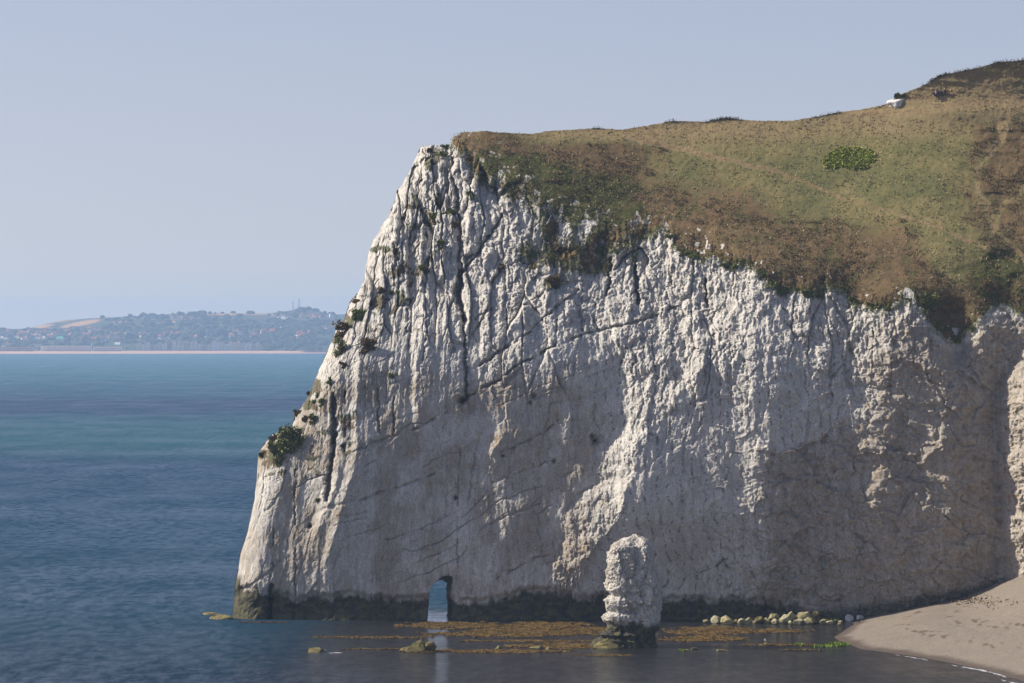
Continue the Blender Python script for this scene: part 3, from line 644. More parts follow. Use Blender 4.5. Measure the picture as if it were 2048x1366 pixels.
def bush(name, label, cat, base, rad, mat, n=None, leaf=.2, group=None):
    """base: point on the rock; rad = (half width, depth, half height) in metres"""
    o = thing(name, base, label, cat, group)
    nl = max(3, int(6 + rad[0] * rad[2] * 5)); lob = rng.uniform(-1, 1, (nl, 3)) * np.array(rad) * .7; lob[:, 1] = -np.abs(lob[:, 1])
    n = n or int(260 + 750 * rad[0] * rad[2])
    k = rng.integers(0, nl, n); d = rng.normal(size=(n, 3)); d /= np.linalg.norm(d, axis=1)[:, None]
    lr = rng.uniform(.22, .62, nl) * min(rad[0], rad[2] * 1.2)
    p = lob[k] + d * (lr[k] * rng.uniform(.3, 1.35, n))[:, None] * np.array([1, .7, .85])
    p[:, 2] += rad[2] * .3
    v, f, a = leaves(p, leaf, clump=rng.uniform(0, 1, nl)[k])
    link('foliage', new_mesh('foliage', v, f, mat, False, a), o)
    sv = []; sf = []
    for q_ in range(min(nl, 6)):
        e = lob[q_] + np.array([0, 0, rad[2] * .3]); r0, r1 = .05, .015; b0 = len(sv)
        for t_, r_ in ((0, r0), (.5, .03), (1, r1)):
            for an in range(5):
                c_, s_ = math.cos(an * 1.2566) * r_, math.sin(an * 1.2566) * r_
                sv.append((e[0] * t_ + c_, e[1] * t_ + .05 * (1 - t_), e[2] * t_ + s_))
        for ring in range(2):
            for an in range(5):
                sf.append((b0 + ring * 5 + an, b0 + ring * 5 + (an + 1) % 5, b0 + ring * 5 + 5 + (an + 1) % 5, b0 + ring * 5 + 5 + an))
    link('stem', new_mesh('stem', sv, sf, M['stem']), o)
    return o

G = 'bushes rooted on the chalk face'
BS = [ # u, v, half width px, half height px, material, leaf, label
 (583, 893, 24, 30, 'scrub', .26, 'large dark green bush on the lower seaward shoulder of the cliff'),
 (548, 905, 11, 16, 'scrub', .22, 'small green bush just seaward of the large bush on the shoulder'),
 (560, 925, 8, 14, 'scrub', .2, 'narrow green tuft hanging below the large bush on the shoulder'),
 (524, 912, 6, 8, 'brownscrub', .2, 'tiny brown tuft at the outermost corner of the cliff shoulder'),
 (547, 880, 9, 8, 'brownscrub', .2, 'brown tuft on the skyline above the shoulder bushes'),
 (612, 840, 7, 5, 'brownscrub', .2, 'reddish brown tuft on the ledge above the shoulder bushes'),
 (628, 845, 9, 11, 'scrub', .2, 'dark green clump on the rock just landward of the reddish tuft'),
 (595, 828, 7, 6, 'brownscrub', .18, 'small dark tuft on the skyline halfway down the seaward edge'),
 (632, 800, 5, 13, 'scrub', .2, 'tall thin green clump on the seaward edge at mid height'),
 (645, 808, 7, 7, 'scrub', .18, 'round green tuft beside the tall thin clump on the seaward edge'),
 (619, 782, 7, 6, 'brownscrub', .18, 'ochre tuft on the seaward skyline above the tall thin clump'),
 (658, 768, 5, 10, 'scrub', .18, 'small green clump in the crack above the mid-height ledge'),
 (680, 705, 11, 20, 'scrub', .22, 'long dark bush filling the gully on the seaward edge'),
 (688, 668, 15, 17, 'brownscrub', .22, 'dark brown bush at the top of the seaward gully'),
 (686, 735, 6, 9, 'brownscrub', .18, 'small brown tuft at the bottom of the seaward gully'),
 (735, 700, 14, 22, 'brownscrub', .24, 'dark withered bush in the hollow behind the thin white rib'),
 (716, 634, 20, 10, 'scrub', .2, 'olive bush on the notch in the seaward skyline'),
 (708, 606, 10, 6, 'brownscrub', .18, 'brown tuft on the skyline above the olive notch bush'),
 (764, 585, 7, 9, 'brownscrub', .18, 'small brown tuft under the pale overhang on the upper seaward face'),
 (795, 590, 18, 7, 'scrub', .18, 'thin green line of plants along the ledge below the diagonal gully'),
 (785, 753, 14, 5, 'scrub', .16, 'low dark tuft on the plain grey wall below the diagonal ledge'),
 (830, 456, 13, 9, 'scrub', .2, 'bright round bush on the upper cliff left of the white pillar'),
 (872, 438, 12, 9, 'scrub', .2, 'green bush in the upper gully right beside a brown tuft'),
 (900, 427, 15, 7, 'scrub', .2, 'green bush against the foot of the white pillar'),
 (870, 396, 11, 7, 'scrub', .2, 'green tuft on the upper cliff above the pillar bushes'),
 (835, 392, 15, 5, 'brownscrub', .18, 'brown patch of dry plants high on the seaward face'),
 (907, 360, 5, 9, 'scrub', .18, 'small green tuft in the cleft beside the top of the white pillar'),
 (884, 310, 9, 9, 'scrub', .2, 'green tuft in the saddle below the top edge'),
 (890, 297, 10, 5, 'scrub', .2, 'green plants on the saddle skyline between knob and hilltop'),
 (862, 300, 8, 4, 'brownscrub', .18, 'dark brown plants on top of the seaward knob'),
 (909, 455, 8, 9, 'brownscrub', .18, 'ochre tuft low in the gully left of the white pillar'),
 (880, 492, 9, 9, 'scrub', .18, 'upper clump of the green diagonal ledge'),
 (858, 520, 9, 9, 'scrub', .18, 'middle clump of the green diagonal ledge'),
 (848, 543, 9, 9, 'scrub', .18, 'lower clump of the green diagonal ledge'),
 (1002, 538, 6, 8, 'brownscrub', .18, 'lone brown tuft on the white wall between two dark joints'),
 (1107, 566, 12, 10, 'brownscrub', .2, 'brown tuft hanging on the white wall below the grassy ledge'),
 (1190, 880, 8, 12, 'brownscrub', .16, 'dark brown nest-like plant clump in the hollow in mid cliff'),
 (620, 1052, 5, 3, 'scrub', .14, 'tiny dark tuft on the lower seaward wall'),
 (635, 1002, 6, 4, 'scrub', .14, 'small dark tuft above the lower seaward rib'),
 (940, 395, 7, 10, 'scrub', .18, 'green climbing clump on the right side of the white pillar'),
 (1270, 520, 5, 13, 'scrub', .16, 'green plants trailing above the long dark slit'),
]
for (u_, v_, a_, b_, mt, lf, lb) in BS:
    bush('cliff_bush', lb, 'bush', surf(u_, v_, -.1), (a_ / 12.5, min(.9, a_ / 22), b_ / 12.5), M[mt], leaf=lf, group=G)
# bush fringe along the turf edge above the white wall
GE = 'bushes along the turf edge'
EB = [(1340, 478, 11, 9), (1366, 510, 12, 9), (1385, 512, 9, 7), (1447, 535, 12, 7), (1470, 536, 9, 6), (1527, 552, 12, 6), (1545, 570, 12, 8), (1562, 588, 9, 8), (1590, 582, 13, 7), (1612, 590, 14, 9), (1640, 594, 8, 7),
      (1758, 615, 13, 7), (1740, 612, 8, 6), (1780, 620, 10, 6), (1700, 600, 9, 7), (1860, 610, 22, 22), (1880, 655, 13, 12), (1910, 683, 13, 9), (1945, 660, 7, 6)]
EL_ = ['green bush at the head of the brightest white rib', 'green bush at the corner where the turf edge steps down', 'small bush just right of the stepped corner of the turf', 'green bush above the small white knob on the turf edge',
       'small bush right of the white knob on the turf edge', 'bush at the start of the long sloping turf edge', 'bush halfway down the sloping turf edge', 'lowest bush of the sloping turf edge beside a white spur', 'bush on the turf edge above the spur',
       'thick green bush hanging in the shallow dip of the turf edge', 'small bush hanging below the dip of the turf edge', 'bright green bush on the turf edge above the widest white crest', 'small bush left of the bright one on the turf edge', 'small bush right of the bright one on the turf edge',
       'bush on the shoulder where the turf edge drops', 'large green bush inside the grassy gully', 'green bush on the left lip of the gully tip', 'green bush at the very tip of the V-shaped gully', 'small green bush on the right lip of the gully']
for (u_, v_, a_, b_), lb in zip(EB, EL_):
    bush('edge_bush', lb, 'bush', surf(u_, v_, -.05), (a_ / 15, .5, b_ / 17), M['scrub'], leaf=.17, group=GE)
# bright patch on the hillside
pb = surf(1697, 322)
o = thing('green_thicket', pb, 'bright green thicket standing out on the dry golden hillside', 'thicket')
pp = []
while len(pp) < 5200:
    a_, b_ = rng.uniform(-1.15, 1.15, 2); u_, v_ = 1697 + 54 * a_, 318 + 22 * b_
    if (abs(a_) ** 2.6 + abs(b_) ** 2.2) > .62 + .95 * float(fbm(np.array(u_ / 16), np.array(v_ / 8), 4, 180, .65)) + .5 * float(rng.uniform() ** 6): continue
    p = surf(u_, v_) - pb; hgt = .10 + .40 * float(vn(np.array(u_ / 6), np.array(v_ / 6), 181)); pp.append((p.x, p.y, p.z + rng.uniform(0, hgt)))
v_, f_, a_ = leaves(np.array(pp), .22, 1.8, 0); link('foliage', new_mesh('foliage', v_, f_, M['bright'], False, a_), o)
for k in range(8):
    p = pp[k * 500]; sv = [(p[0] + math.cos(an * 1.57) * r_, p[1] + math.sin(an * 1.57) * r_, p[2] + zz) for zz, r_ in ((-.5, .04), (.3, .02)) for an in range(4)]
    link('stem', new_mesh('stem', sv, [(an, (an + 1) % 4, 4 + (an + 1) % 4, 4 + an) for an in range(4)], M['stem']), o)

# grass blades and heath, uncountable
def scatter(mask, n, seed):
    r = np.random.default_rng(seed); ii, jj = np.nonzero(mask); k = r.integers(0, len(ii), n)
    return PTS[ii[k], jj[k]] + r.normal(0, .04, (n, 3)), U[ii[k], jj[k]], V[ii[k], jj[k]]
dens = grassy & ~pm
c, cu, cvv = scatter(dens & (vn(x * .5, z * .7, 190) > .30), 13000, 1)
n = len(c); ln = rng.uniform(.10, .26, n); az = rng.uniform(0, 6.28, n)
lean_ = np.stack([np.cos(az) * .35 + .25, np.sin(az) * .35 - .15, np.ones(n)], 1) * ln[:, None]; wdt = np.stack([np.cos(az + 1), np.sin(az + 1), 0 * az], 1) * rng.uniform(.04, .10, n)[:, None]
gv_ = np.stack([c - wdt - [0, 0, .05], c + wdt - [0, 0, .05], c + lean_ + wdt * .2, c + lean_ - wdt * .2], 1).reshape(-1, 3)
ct = vn(cu / 14, cvv / 9, 191); t_ = np.clip(ct + rng.normal(0, .2, n), 0, 1); at = np.repeat(np.stack([t_, rng.uniform(0, 1, n), t_ * 0, t_ * 0 + 1], 1), 4, 0)
o = link('grass', new_mesh('grass', gv_, np.arange(n * 4).reshape(n, 4), M['blade'], False, at), kind='stuff')
o['label'] = 'dry golden and olive grass covering the sloping hilltop'; o['category'] = 'grass'
hm = dens & ((brown > .45) | (dgreen > .4)) & (vn(x * .45, z * .6, 192) > .42)
c, cu, cvv = scatter(hm, 1800, 2); k = 15
cc = np.repeat(c, k, 0) + rng.normal(0, 1, (len(c) * k, 3)) * [.28, .18, .14] + [0, -.05, .10]
v_, f_, a_ = leaves(cc, .13, 1.6, 0, clump=np.repeat(rng.uniform(0, 1, len(c)), k)); a_[:, 1] = np.repeat(np.repeat(rng.uniform(0, 1, len(c)), k), 4)
o = link('heath', new_mesh('heath', v_, f_, M['heath'], False, a_), kind='stuff')
o['label'] = 'brown bracken and low heath above the cliff edge'; o['category'] = 'heath'
fr = (np.abs(gm) < 9) & (U > 905); c, cu, cvv = scatter(fr, 2600, 3); k = 10
cc = np.repeat(c, k, 0) + rng.normal(0, 1, (len(c) * k, 3)) * [.22, .10, .22] + [0, -.12, 0]
v_, f_, a_ = leaves(cc, .12, 1.6, 0, clump=np.repeat(rng.uniform(0, 1, len(c)), k))
o = link('edge_herbs', new_mesh('edge_herbs', v_, f_, M['scrub'], False, a_), kind='stuff')
o['label'] = 'small green herbs hanging over the turf edge'; o['category'] = 'herbs'
# skyline weeds
sk = []
for (u_, v_, n_) in [(1440, 240, 60), (1460, 238, 60), (1425, 242, 25), (1340, 245, 20), (1195, 257, 15), (1880, 153, 70), (1873, 156, 40), (1930, 142, 30), (2000, 122, 35), (1960, 135, 15), (1905, 146, 20), (2046, 120, 25), (1860, 163, 20), (1665, 226, 20), (1640, 232, 12)]:
    i = int(np.searchsorted(ucol, u_))
    for _ in range(n_):
        ii = min(NC - 1, max(0, i + int(rng.normal(0, 6)))); p = PTS[ii, NR - 2]; hh = rng.uniform(.08, .42)
        for q_ in range(4): sk.append((p[0] + rng.normal(0, .08), p[1], p[2] + hh * q_ / 3))
v_, f_, a_ = leaves(np.array(sk), .10, 2.6, 0)
o = link('skyline_weeds', new_mesh('skyline_weeds', v_, f_, M['heath'], False, a_), kind='stuff'); o['label'] = 'thin dark weeds standing on the skyline'; o['category'] = 'weeds'

# ------------------------------------------------------------------ rocks
def ico(sub):
    bm = bmesh.new(); bmesh.ops.create_icosphere(bm, subdivisions=sub, radius=1.0)
    v = np.array([p.co[:] for p in bm.verts]); f = np.array([[q.index for q in t.verts] for t in bm.faces]); bm.free(); return v, f
ICO4 = ico(4); ICO5 = ico(5); ICO3 = ico(3); ICO2 = ico(2)
def rock_mesh(name, rad, seed, mat, base=ICO4, amp=.38, sharp=.5):
    v, f = base; v = v.copy(); o3 = np.array([seed * 3.7, seed * 1.9, seed * .7])
    # plane cuts give broken facets
    r = np.random.default_rng(seed)
    for _ in range(16):
        n_ = r.normal(size=3); n_ /= np.linalg.norm(n_); dd = v @ n_; lim = r.uniform(.5, .86); m = dd > lim; v[m] -= n_ * ((dd[m] - lim) * .96)[:, None]
    v *= (1 + amp * .7 * fbm3(v * 1.1 + o3, 2, seed) + .09 * fbm3(v * 5 + o3, 3, seed + 9))[:, None] * 1.4
    return new_mesh(name, v * np.array(rad), f, mat, True)

def put_rock(name, label, cat, pos, rad, seed, mat, group=None, base=ICO4, **k):
    o = link(name, rock_mesh(name, rad, seed, mat, base, **k)); o.location = pos; o['label'] = label; o['category'] = cat
    if group: o['group'] = group
    o.rotation_euler = (0, 0, random.uniform(0, 6))
    return o

# the sea stack
SL = [(1068, 1268), (1072, 1262), (1076, 1250), (1080, 1241), (1091, 1224), (1104, 1217), (1118, 1217), (1137, 1214), (1170, 1215), (1180, 1217), (1189, 1221), (1197, 1213), (1217, 1208), (1234, 1208), (1252, 1207), (1269, 1203), (1282, 1195), (1290, 1190), (1298, 1184), (1312, 1180)]
SR = [(1068, 1272), (1073, 1280), (1077, 1291), (1083, 1297), (1093, 1305), (1115, 1306), (1139, 1311), (1150, 1317), (1188, 1320), (1243, 1320), (1254, 1320), (1263, 1313), (1280, 1312), (1292, 1315), (1300, 1324), (1312, 1330)]
na, nz_ = 260, 300; DS = 548.0
vv = np.linspace(1312, 1068.5, nz_); L_ = np.interp(vv, *zip(*SL)); R_ = np.interp(vv, *zip(*SR))
th = np.linspace(0, 2 * np.pi, na, endpoint=False)
cx = (L_ + R_) / 2; hw = (R_ - L_) / 2
Xc = ((cx - 1024) / FPX * DS)[:, None]; Hw = (hw / FPX * DS)[:, None]; Zs = (CAMZ - (vv - HOR) / FPX * DS)[:, None]
ct_, st_ = np.cos(th)[None], np.sin(th)[None]; e_ = .72
px_ = Xc + Hw * np.sign(ct_) * np.abs(ct_) ** e_
dep_ = np.minimum(2.6, Hw * 1.05)
py_ = DS + dep_ * np.sign(st_) * np.abs(st_) ** e_ - .6 * sst(.1, .5, st_ * 0 + (ct_ - .1)) * (st_ < 0)
# right half stands proud of the hollowed left half
fz = vv[:, None]; front = (st_ < 0)
Pst = np.stack([px_, py_, np.repeat(Zs, na, 1)], -1)
rad_ = np.stack([ct_ + 0 * Zs, st_ + 0 * Zs, 0 * px_], -1)
def vfun(pts_, s_=1.0): return np.interp(fz, [p[0] for p in pts_], [p[1] for p in pts_])
holl = vfun([(1068, 0), (1180, 0), (1190, .45), (1200, -.1), (1213, .25), (1222, .9), (1230, .1), (1240, .1), (1248, .9), (1262, .7), (1268, -.2), (1274, .5), (1280, -.4), (1295, -.5), (1312, -.6)])
leftw = sst(.35, .15, (px_ - (Xc + .1 * Hw)) / np.maximum(Hw, .1))
disp = -holl * leftw * .75 + .30 * fbm3(Pst * .8, 4, 301, .6) + .26 * fbm3(Pst * np.array([2.6, 2.6, 2.2]), 4, 302, .75)
w1_, w2_, wc_ = worley(Pst[..., 0] / 1.3 + Pst[..., 1] / 1.6, Pst[..., 2] / 2.2 + .5 * Pst[..., 0], 310); disp += .30 * worley.tilt + .30 * (wc_ - .5) * sst(0, .25, w2_ - w1_) - .16 * (1 - sst(0, .12, w2_ - w1_))
w1_, w2_, wc_ = worley(Pst[..., 0] / .6 + Pst[..., 1] / .7, Pst[..., 2] / .9 - .3 * Pst[..., 0], 311); disp += .18 * worley.tilt + .14 * (wc_ - .5) * sst(0, .25, w2_ - w1_) - .08 * (1 - sst(0, .14, w2_ - w1_))
disp += .5 * vfun([(1068, 0), (1250, 0), (1256, 0), (1266, -.9), (1290, -.6), (1300, .4)]) * (1 - leftw)
Pst = Pst + rad_ * disp[..., None] * np.minimum(1, Hw * 1.2)[..., None]; Pst[..., 2] += .18 * fbm3(Pst * 1.7, 3, 303)
tone = np.zeros((nz_, na, 4)); tone[..., 0] = .40 + .2 * fbm3(Pst * .5, 3, 304); tone[..., 1] = sst(1230, 1264, fz + 14 * fbm3(Pst * .9, 4, 305)) * .9
tone[..., 1] = tone[..., 1] * (1 - .0); tone[..., 3] = .5
ii = np.arange(nz_ * na).reshape(nz_, na); f_ = np.stack([ii[:-1], np.roll(ii, -1, 1)[:-1], np.roll(ii, -1, 1)[1:], ii[1:]], -1).reshape(-1, 4)
sv_ = Pst.reshape(-1, 3); base_ = np.array([float(Xc[10, 0]), DS, 0.0])
topc = Pst[-1].mean(0) + [0, 0, .15]
sv_ = np.vstack([sv_, topc]); tn = np.vstack([tone.reshape(-1, 4), tone[-1, 0]])
tri = np.stack([ii[-1], np.roll(ii[-1], -1), np.full(na, len(sv_) - 1), np.full(na, len(sv_) - 1)], -1)
me = new_mesh('sea_stack', sv_ - base_, np.vstack([f_]), M['cliff'], True, tn)
o = link('sea_stack', me); o.location = base_; o['label'] = 'tall flat-topped chalk stack standing in the water before the cliff'; o['category'] = 'sea stack'
# cap of rough blocks on the stack's head, part of the stack
cap = rock_mesh('crown_block', (.8, .8, .3), 31, M['cliff'], ICO5, amp=.3)
c_ = link('crown_block', cap, o); c_.location = (float((1272 - 1024) / FPX * DS) - base_[0], 0, float(CAMZ - (1078 - HOR) / FPX * DS) - .15)
ft = rock_mesh('rock_foot', (2.0, 1.6, 1.0), 33, M['weedrock'], ICO5, amp=.35)
c_ = link('rock_foot', ft, o); c_.location = (float((1222 - 1024) / FPX * DS) - base_[0], -1.9, .05)

put_rock('chalk_outcrop', 'white chalk outcrop at the top left end of the upper hill', 'rock', surf(1795, 204) + Vector((0, .5, -.3)), (1.25, .9, .8), 41, M['white'], amp=.3)
oc = bpy.data.objects['chalk_outcrop']; oc.rotation_euler = (0, 0, 0)
for (dx_, dz_, r_) in [(-.75, -.25, .6), (.8, -.2, .75), (.2, .25, .7)]:
    kb = link('side_block', rock_mesh('side_block', (r_, r_ * .8, r_ * .75), int(r_ * 100), M['white']), oc); kb.location = (dx_, -.35, dz_)
bush('cliff_bush', 'dark plants growing over the white outcrop at the upper hill', 'bush', surf(1800, 197) + Vector((0, .3, .35)), (1.1, .5, .35), M['scrub'], leaf=.18, group=G)
# twin-topped rock
def px2m(p, v): return p * gdepth(v) / FPX
g_ = gpos(842, 1303)
put_rock('twin_topped_rock', 'yellow weedy rock with two tops alone in the dark water', 'rock', g_ + Vector((-.35, 0, .15)), (1.15, .9, 1.05), 44, M['weedrock'], base=ICO5, amp=.35).rotation_euler = (0, 0, 0)
tw = link('side_knob', rock_mesh('side_knob', (.62, .55, .7), 45, M['weedrock'])); tw.parent = bpy.data.objects['twin_topped_rock']; tw.location = (1.35, .1, .2)
tw = link('rock_base', rock_mesh('rock_base', (1.7, .9, .42), 46, M['weedrock'])); tw.parent = bpy.data.objects['twin_topped_rock']; tw.location = (.3, 0, -.05)
put_rock('weedy_rock', 'low brown weed-covered rock, leftmost in the open water', 'rock', gpos(630, 1304) + Vector((0, 0, .05)), (1.2, .8, .42), 47, M['weedrock'], base=ICO5)
for (u_, v_, a_, b_, lb) in [(998, 1297, .5, .18, 'tiny green awash rock left of the stack by the golden weed'), (1075, 1297, .9, .22, 'low flat rock awash between the twin-topped rock and the stack'), (1096, 1299, .3, .2, 'tiny pale rock at the right end of the flat awash rock'),
                         (1389, 1299, .45, .14, 'dark awash rock just right of the stack'), (1372, 1301, .3, .07, 'tiny green awash rock beside the foot of the stack'), (1445, 1302, .7, .08, 'thin dark rock barely breaking the water right of the stack')]:
    put_rock('awash_rock', lb, 'rock', gpos(u_, v_), (a_, a_ * .6, b_ + .08), int(u_), M['weedrock'], 'rocks awash in the cove', base=ICO3)
for (u_, v_, a_, b_, lb) in [(448, 1238, 1.5, .5, 'brown weedy ledge at the seaward foot of the cliff'), (425, 1229, 1.3, .28, 'low outermost weedy ledge off the seaward foot of the cliff')]:
    put_rock('weedy_ledge', lb, 'rock', gpos(u_, v_), (a_, a_ * .8, b_), int(u_), M['weedrock'], 'weedy ledges off the cliff foot', base=ICO5)
SC = .166
BO = [(75, 315, 30), (200, 290, 55), (325, 310, 62), (435, 325, 30), (500, 320, 42), (575, 315, 46), (635, 325, 26), (735, 305, 46), (790, 312, 36), (875, 280, 50), (940, 300, 38), (900, 328, 36), (1030, 280, 62), (1110, 270, 46),
      (1150, 282, 22), (1250, 262, 72), (1265, 305, 42), (1095, 335, 26), (1195, 328, 46), (1330, 322, 56), (1395, 312, 38), (1375, 272, 46), (1480, 330, 34), (1560, 332, 30), (700, 322, 28), (980, 322, 34), (1040, 330, 30)]
ordn = ['first', 'second', 'third', 'fourth', 'fifth', 'sixth', 'seventh', 'eighth', 'ninth', 'tenth', 'eleventh', 'twelfth', 'thirteenth', 'fourteenth', 'fifteenth', 'sixteenth', 'seventeenth', 'eighteenth', 'nineteenth', 'twentieth', 'twenty-first', 'twenty-second', 'twenty-third', 'twenty-fourth', 'twenty-fifth', 'twenty-sixth', 'twenty-seventh']
BO.sort()
for k, (bx, by, r_) in enumerate(BO):
    u_ = 1400 + bx * SC; vc = 1190 + by * SC; rm = r_ * SC / 15.3 * 1.2
    vb2 = min(1249.5, vc + r_ * SC * .55); p = gpos(u_, max(vb2, 1246.0) + (k % 3) * .6)
    zc = CAMZ - (vc - HOR) / FPX * p.y
    sz = 'large' if r_ > 52 else ('small' if r_ < 35 else 'medium-sized')
    b_ = put_rock('shore_boulder', f'{sz} yellow-green boulder, {ordn[k]} from the left in the row at the waterline', 'boulder', Vector((p.x, p.y, max(zc, .1))), (rm, rm * .85, max(rm * .72, zc * .8)), 200 + k, (M['boulder'], M['boulder2'], M['boulder'], M['weedrock'], M['boulder2'])[k % 5], 'boulders in a row at the cliff foot')
WB = [(1460, 243, 40, 'pale white boulder in the shade behind the right end of the row'), (1540, 250, 45, 'sunlit pale boulder at the right end of the yellow row'), (1610, 232, 26, 'small white rock in shade right of the sunlit pale boulder'), (1670, 226, 20, 'small low white rock in shade halfway to the big white boulder'),
      (1700, 184, 16, 'tiny white rock in shade left of the big white boulder'), (1790, 172, 62, 'biggest white boulder on the shaded shingle'), (1895, 192, 52, 'white boulder touching the right side of the biggest one'), (1915, 243, 20, 'small white stone in the sun below the two big white boulders'), (1690, 347, 38, 'pale flat rock on the wet shingle at the water edge'), (1630, 305, 26, 'small pale rock behind the green weed on the shingle')]

# ------------------------------------------------------------------ beach
SH = [(1690, 1236), (1702, 1244), (1706, 1250), (1697, 1257), (1683, 1266), (1668, 1275), (1676, 1281), (1700, 1288), (1728, 1298), (1765, 1303), (1805, 1309), (1850, 1316), (1900, 1326), (1950, 1337), (2000, 1349), (2048, 1364), (2120, 1392), (2400, 1480)]
W = np.array([[gpos(a, b).x, gpos(a, b).y] for a, b in SH])
poly = [tuple(q_) for q_ in W] + [(140, 400), (140, 700), (38, 700), (38, 606)]
nx, ny = 420, 620
bxs = np.linspace(36, 100, nx)[:, None] + np.zeros((1, ny)); bys = np.linspace(440, 612, ny)[None] + np.zeros((nx, 1))
d = segdist(bxs, bys, [tuple(q_) for q_ in W]); ins = inpoly(bxs, bys, poly); d = np.where(ins, d, -d) + .5 * fbm(bxs * .12, bys * .06, 4, 401)
hz = np.where(d > 0, 6.6 * (1 - np.exp(-np.maximum(d, 0) / 30)), d * .12)
hz += sst(3, 12, d) * (.22 * fbm(bxs * .08, bys * .08, 4, 402) + .05 * fbm(bxs * .8, bys * .8, 4, 403) + .25 * np.exp(-((d - 9) / 4) ** 2)) + sst(0, 2, d) * .03 * fbm(bxs * 2, bys * 2, 3, 404)
hz += 3.4 * sst(54, 72, bxs) * sst(6, 24, d)
hz = np.maximum(hz, -1.6)
bt = np.stack([sst(2.2, .6, d + .5 * fbm(bxs * .3, bys * .3, 3, 405)), sst(22, 34, d + 6 * fbm(bxs * .1, bys * .1, 3, 406)) * sst(70, 76, bxs + 3 * fbm(bys * .1, bxs * .1, 3, 407)), sst(.62, .78, vn(bxs * 1.6, bys * .5, 408)) * (np.exp(-((d - 8 - 1.5 * fbm(bxs * .15, bys * .15, 3, 409)) / 1.1) ** 2) + np.exp(-((d - 15 - 2 * fbm(bxs * .15, bys * .15, 3, 410)) / 1.4) ** 2)), 1 + 0 * d], -1)
N = NT('shingle'); a = N.n('ShaderNodeAttribute'); a.attribute_name = 'tone'; sep = N.n('ShaderNodeSeparateColor'); N.l(a.outputs['Color'], sep.inputs[0])
n1 = N.noise(.25, detail=6); peb = N.noise(9, detail=3, rough=.8)
c = N.mix(N.rng(n1, .35, .65), (.31, .265, .195), (.38, .325, .235)); c = N.mix(N.rng(peb, .35, .65), c, (.27, .23, .19)); c = N.mix(N.rng(N.noise(14, detail=2), .6, .7), c, (.45, .41, .35))
c = N.mix(N.rng(N.math('ADD', sep.outputs[1], N.math('MULTIPLY', N.math('SUBTRACT', n1, .5), 1.5)), .2, .8), c, (.30, .20, .115))
c = N.mix(N.rng(N.noise(2.4, detail=6, rough=.85), .40, .62), c, (.24, .20, .165)); c = N.mix(N.math('MULTIPLY', sep.outputs[2], .8), c, (.10, .07, .045))
c = N.mix(N.math('MULTIPLY', sep.outputs[0], .85), c, (.095, .07, .052))
M['shingle'] = N.fin(c, .85, N.bump(N.math('ADD', peb, N.noise(2.2, detail=5, rough=.8)), .22), .2)
bi = np.arange(nx * ny).reshape(nx, ny); bq = np.stack([bi[:-1, :-1], bi[1:, :-1], bi[1:, 1:], bi[:-1, 1:]], -1)
link('beach', new_mesh('beach', np.stack([bxs, bys, hz], -1), bq[(hz > -1.5)[:-1, :-1]], M['shingle'], True, bt.reshape(-1, 4)), kind='structure')
def beachz(X_, Y_):
    i = int(np.clip(round((X_ - 36) / 64 * (nx - 1)), 0, nx - 1)); j = int(np.clip(round((Y_ - 440) / 172 * (ny - 1)), 0, ny - 1)); return float(hz[i, j])
def beach_pos(u_, v_):
    best = None
    for Y_ in np.linspace(500, 600, 401):
        X_ = (u_ - 1024) / FPX * Y_; zr = CAMZ - (v_ - HOR) / FPX * Y_
        if zr <= max(beachz(X_, Y_), 0): return Vector((X_, Y_, zr))
    return Vector((X_, 597.0, beachz(X_, 597.0)))
for k, (bx, by, r_, lb) in enumerate(WB):
    u_ = 1400 + bx * SC; vc = 1190 + by * SC; rm = r_ * SC / 15.3
    p = beach_pos(u_, vc + r_ * SC * .4)
    put_rock('chalk_boulder', lb, 'boulder', Vector((p.x, p.y, p.z + rm * .3)), (rm, rm * .8, rm * .8), 300 + k, M['white'] if by != 347 else M['boulder'], 'white chalk boulders beside the beach')
# wrack on the shingle
wr = []
for (u_, v_, su, sv2, n_) in [(1860, 1197, 16, 3, 260), (1935, 1202, 28, 5, 160), (1830, 1192, 40, 3, 90), (1990, 1205, 30, 6, 70), (1790, 1195, 30, 2, 40), (1700, 1238, 14, 3, 60)]:
    for _ in range(n_):
        p = beach_pos(u_ + rng.normal(0, su), v_ + rng.normal(0, sv2)); wr.append((p.x, p.y, p.z + .05))
v_, f_, a_ = leaves(np.array(wr), .22, 2.2, 0)
o = link('wrack', new_mesh('wrack', v_, f_, M['brownscrub'], False, a_), kind='stuff'); o['label'] = 'brown dried seaweed strewn on the upper shingle'; o['category'] = 'seaweed'

# ------------------------------------------------------------------ sea
def grid_plane(x0, x1, y0, y1, n_, m_):
    X_, Y_ = np.meshgrid(np.linspace(x0, x1, n_), np.linspace(y0, y1, m_), indexing='ij'); q_ = np.arange(n_ * m_).reshape(n_, m_)
    return np.stack([X_, Y_, 0 * X_], -1), np.stack([q_[:-1, :-1], q_[1:, :-1], q_[1:, 1:], q_[:-1, 1:]], -1).reshape(-1, 4)
v_, f_ = grid_plane(-6000, 6000, -1500, 9400, 30, 30)
link('sea', new_mesh('sea', v_, f_, M['sea']), kind='structure')
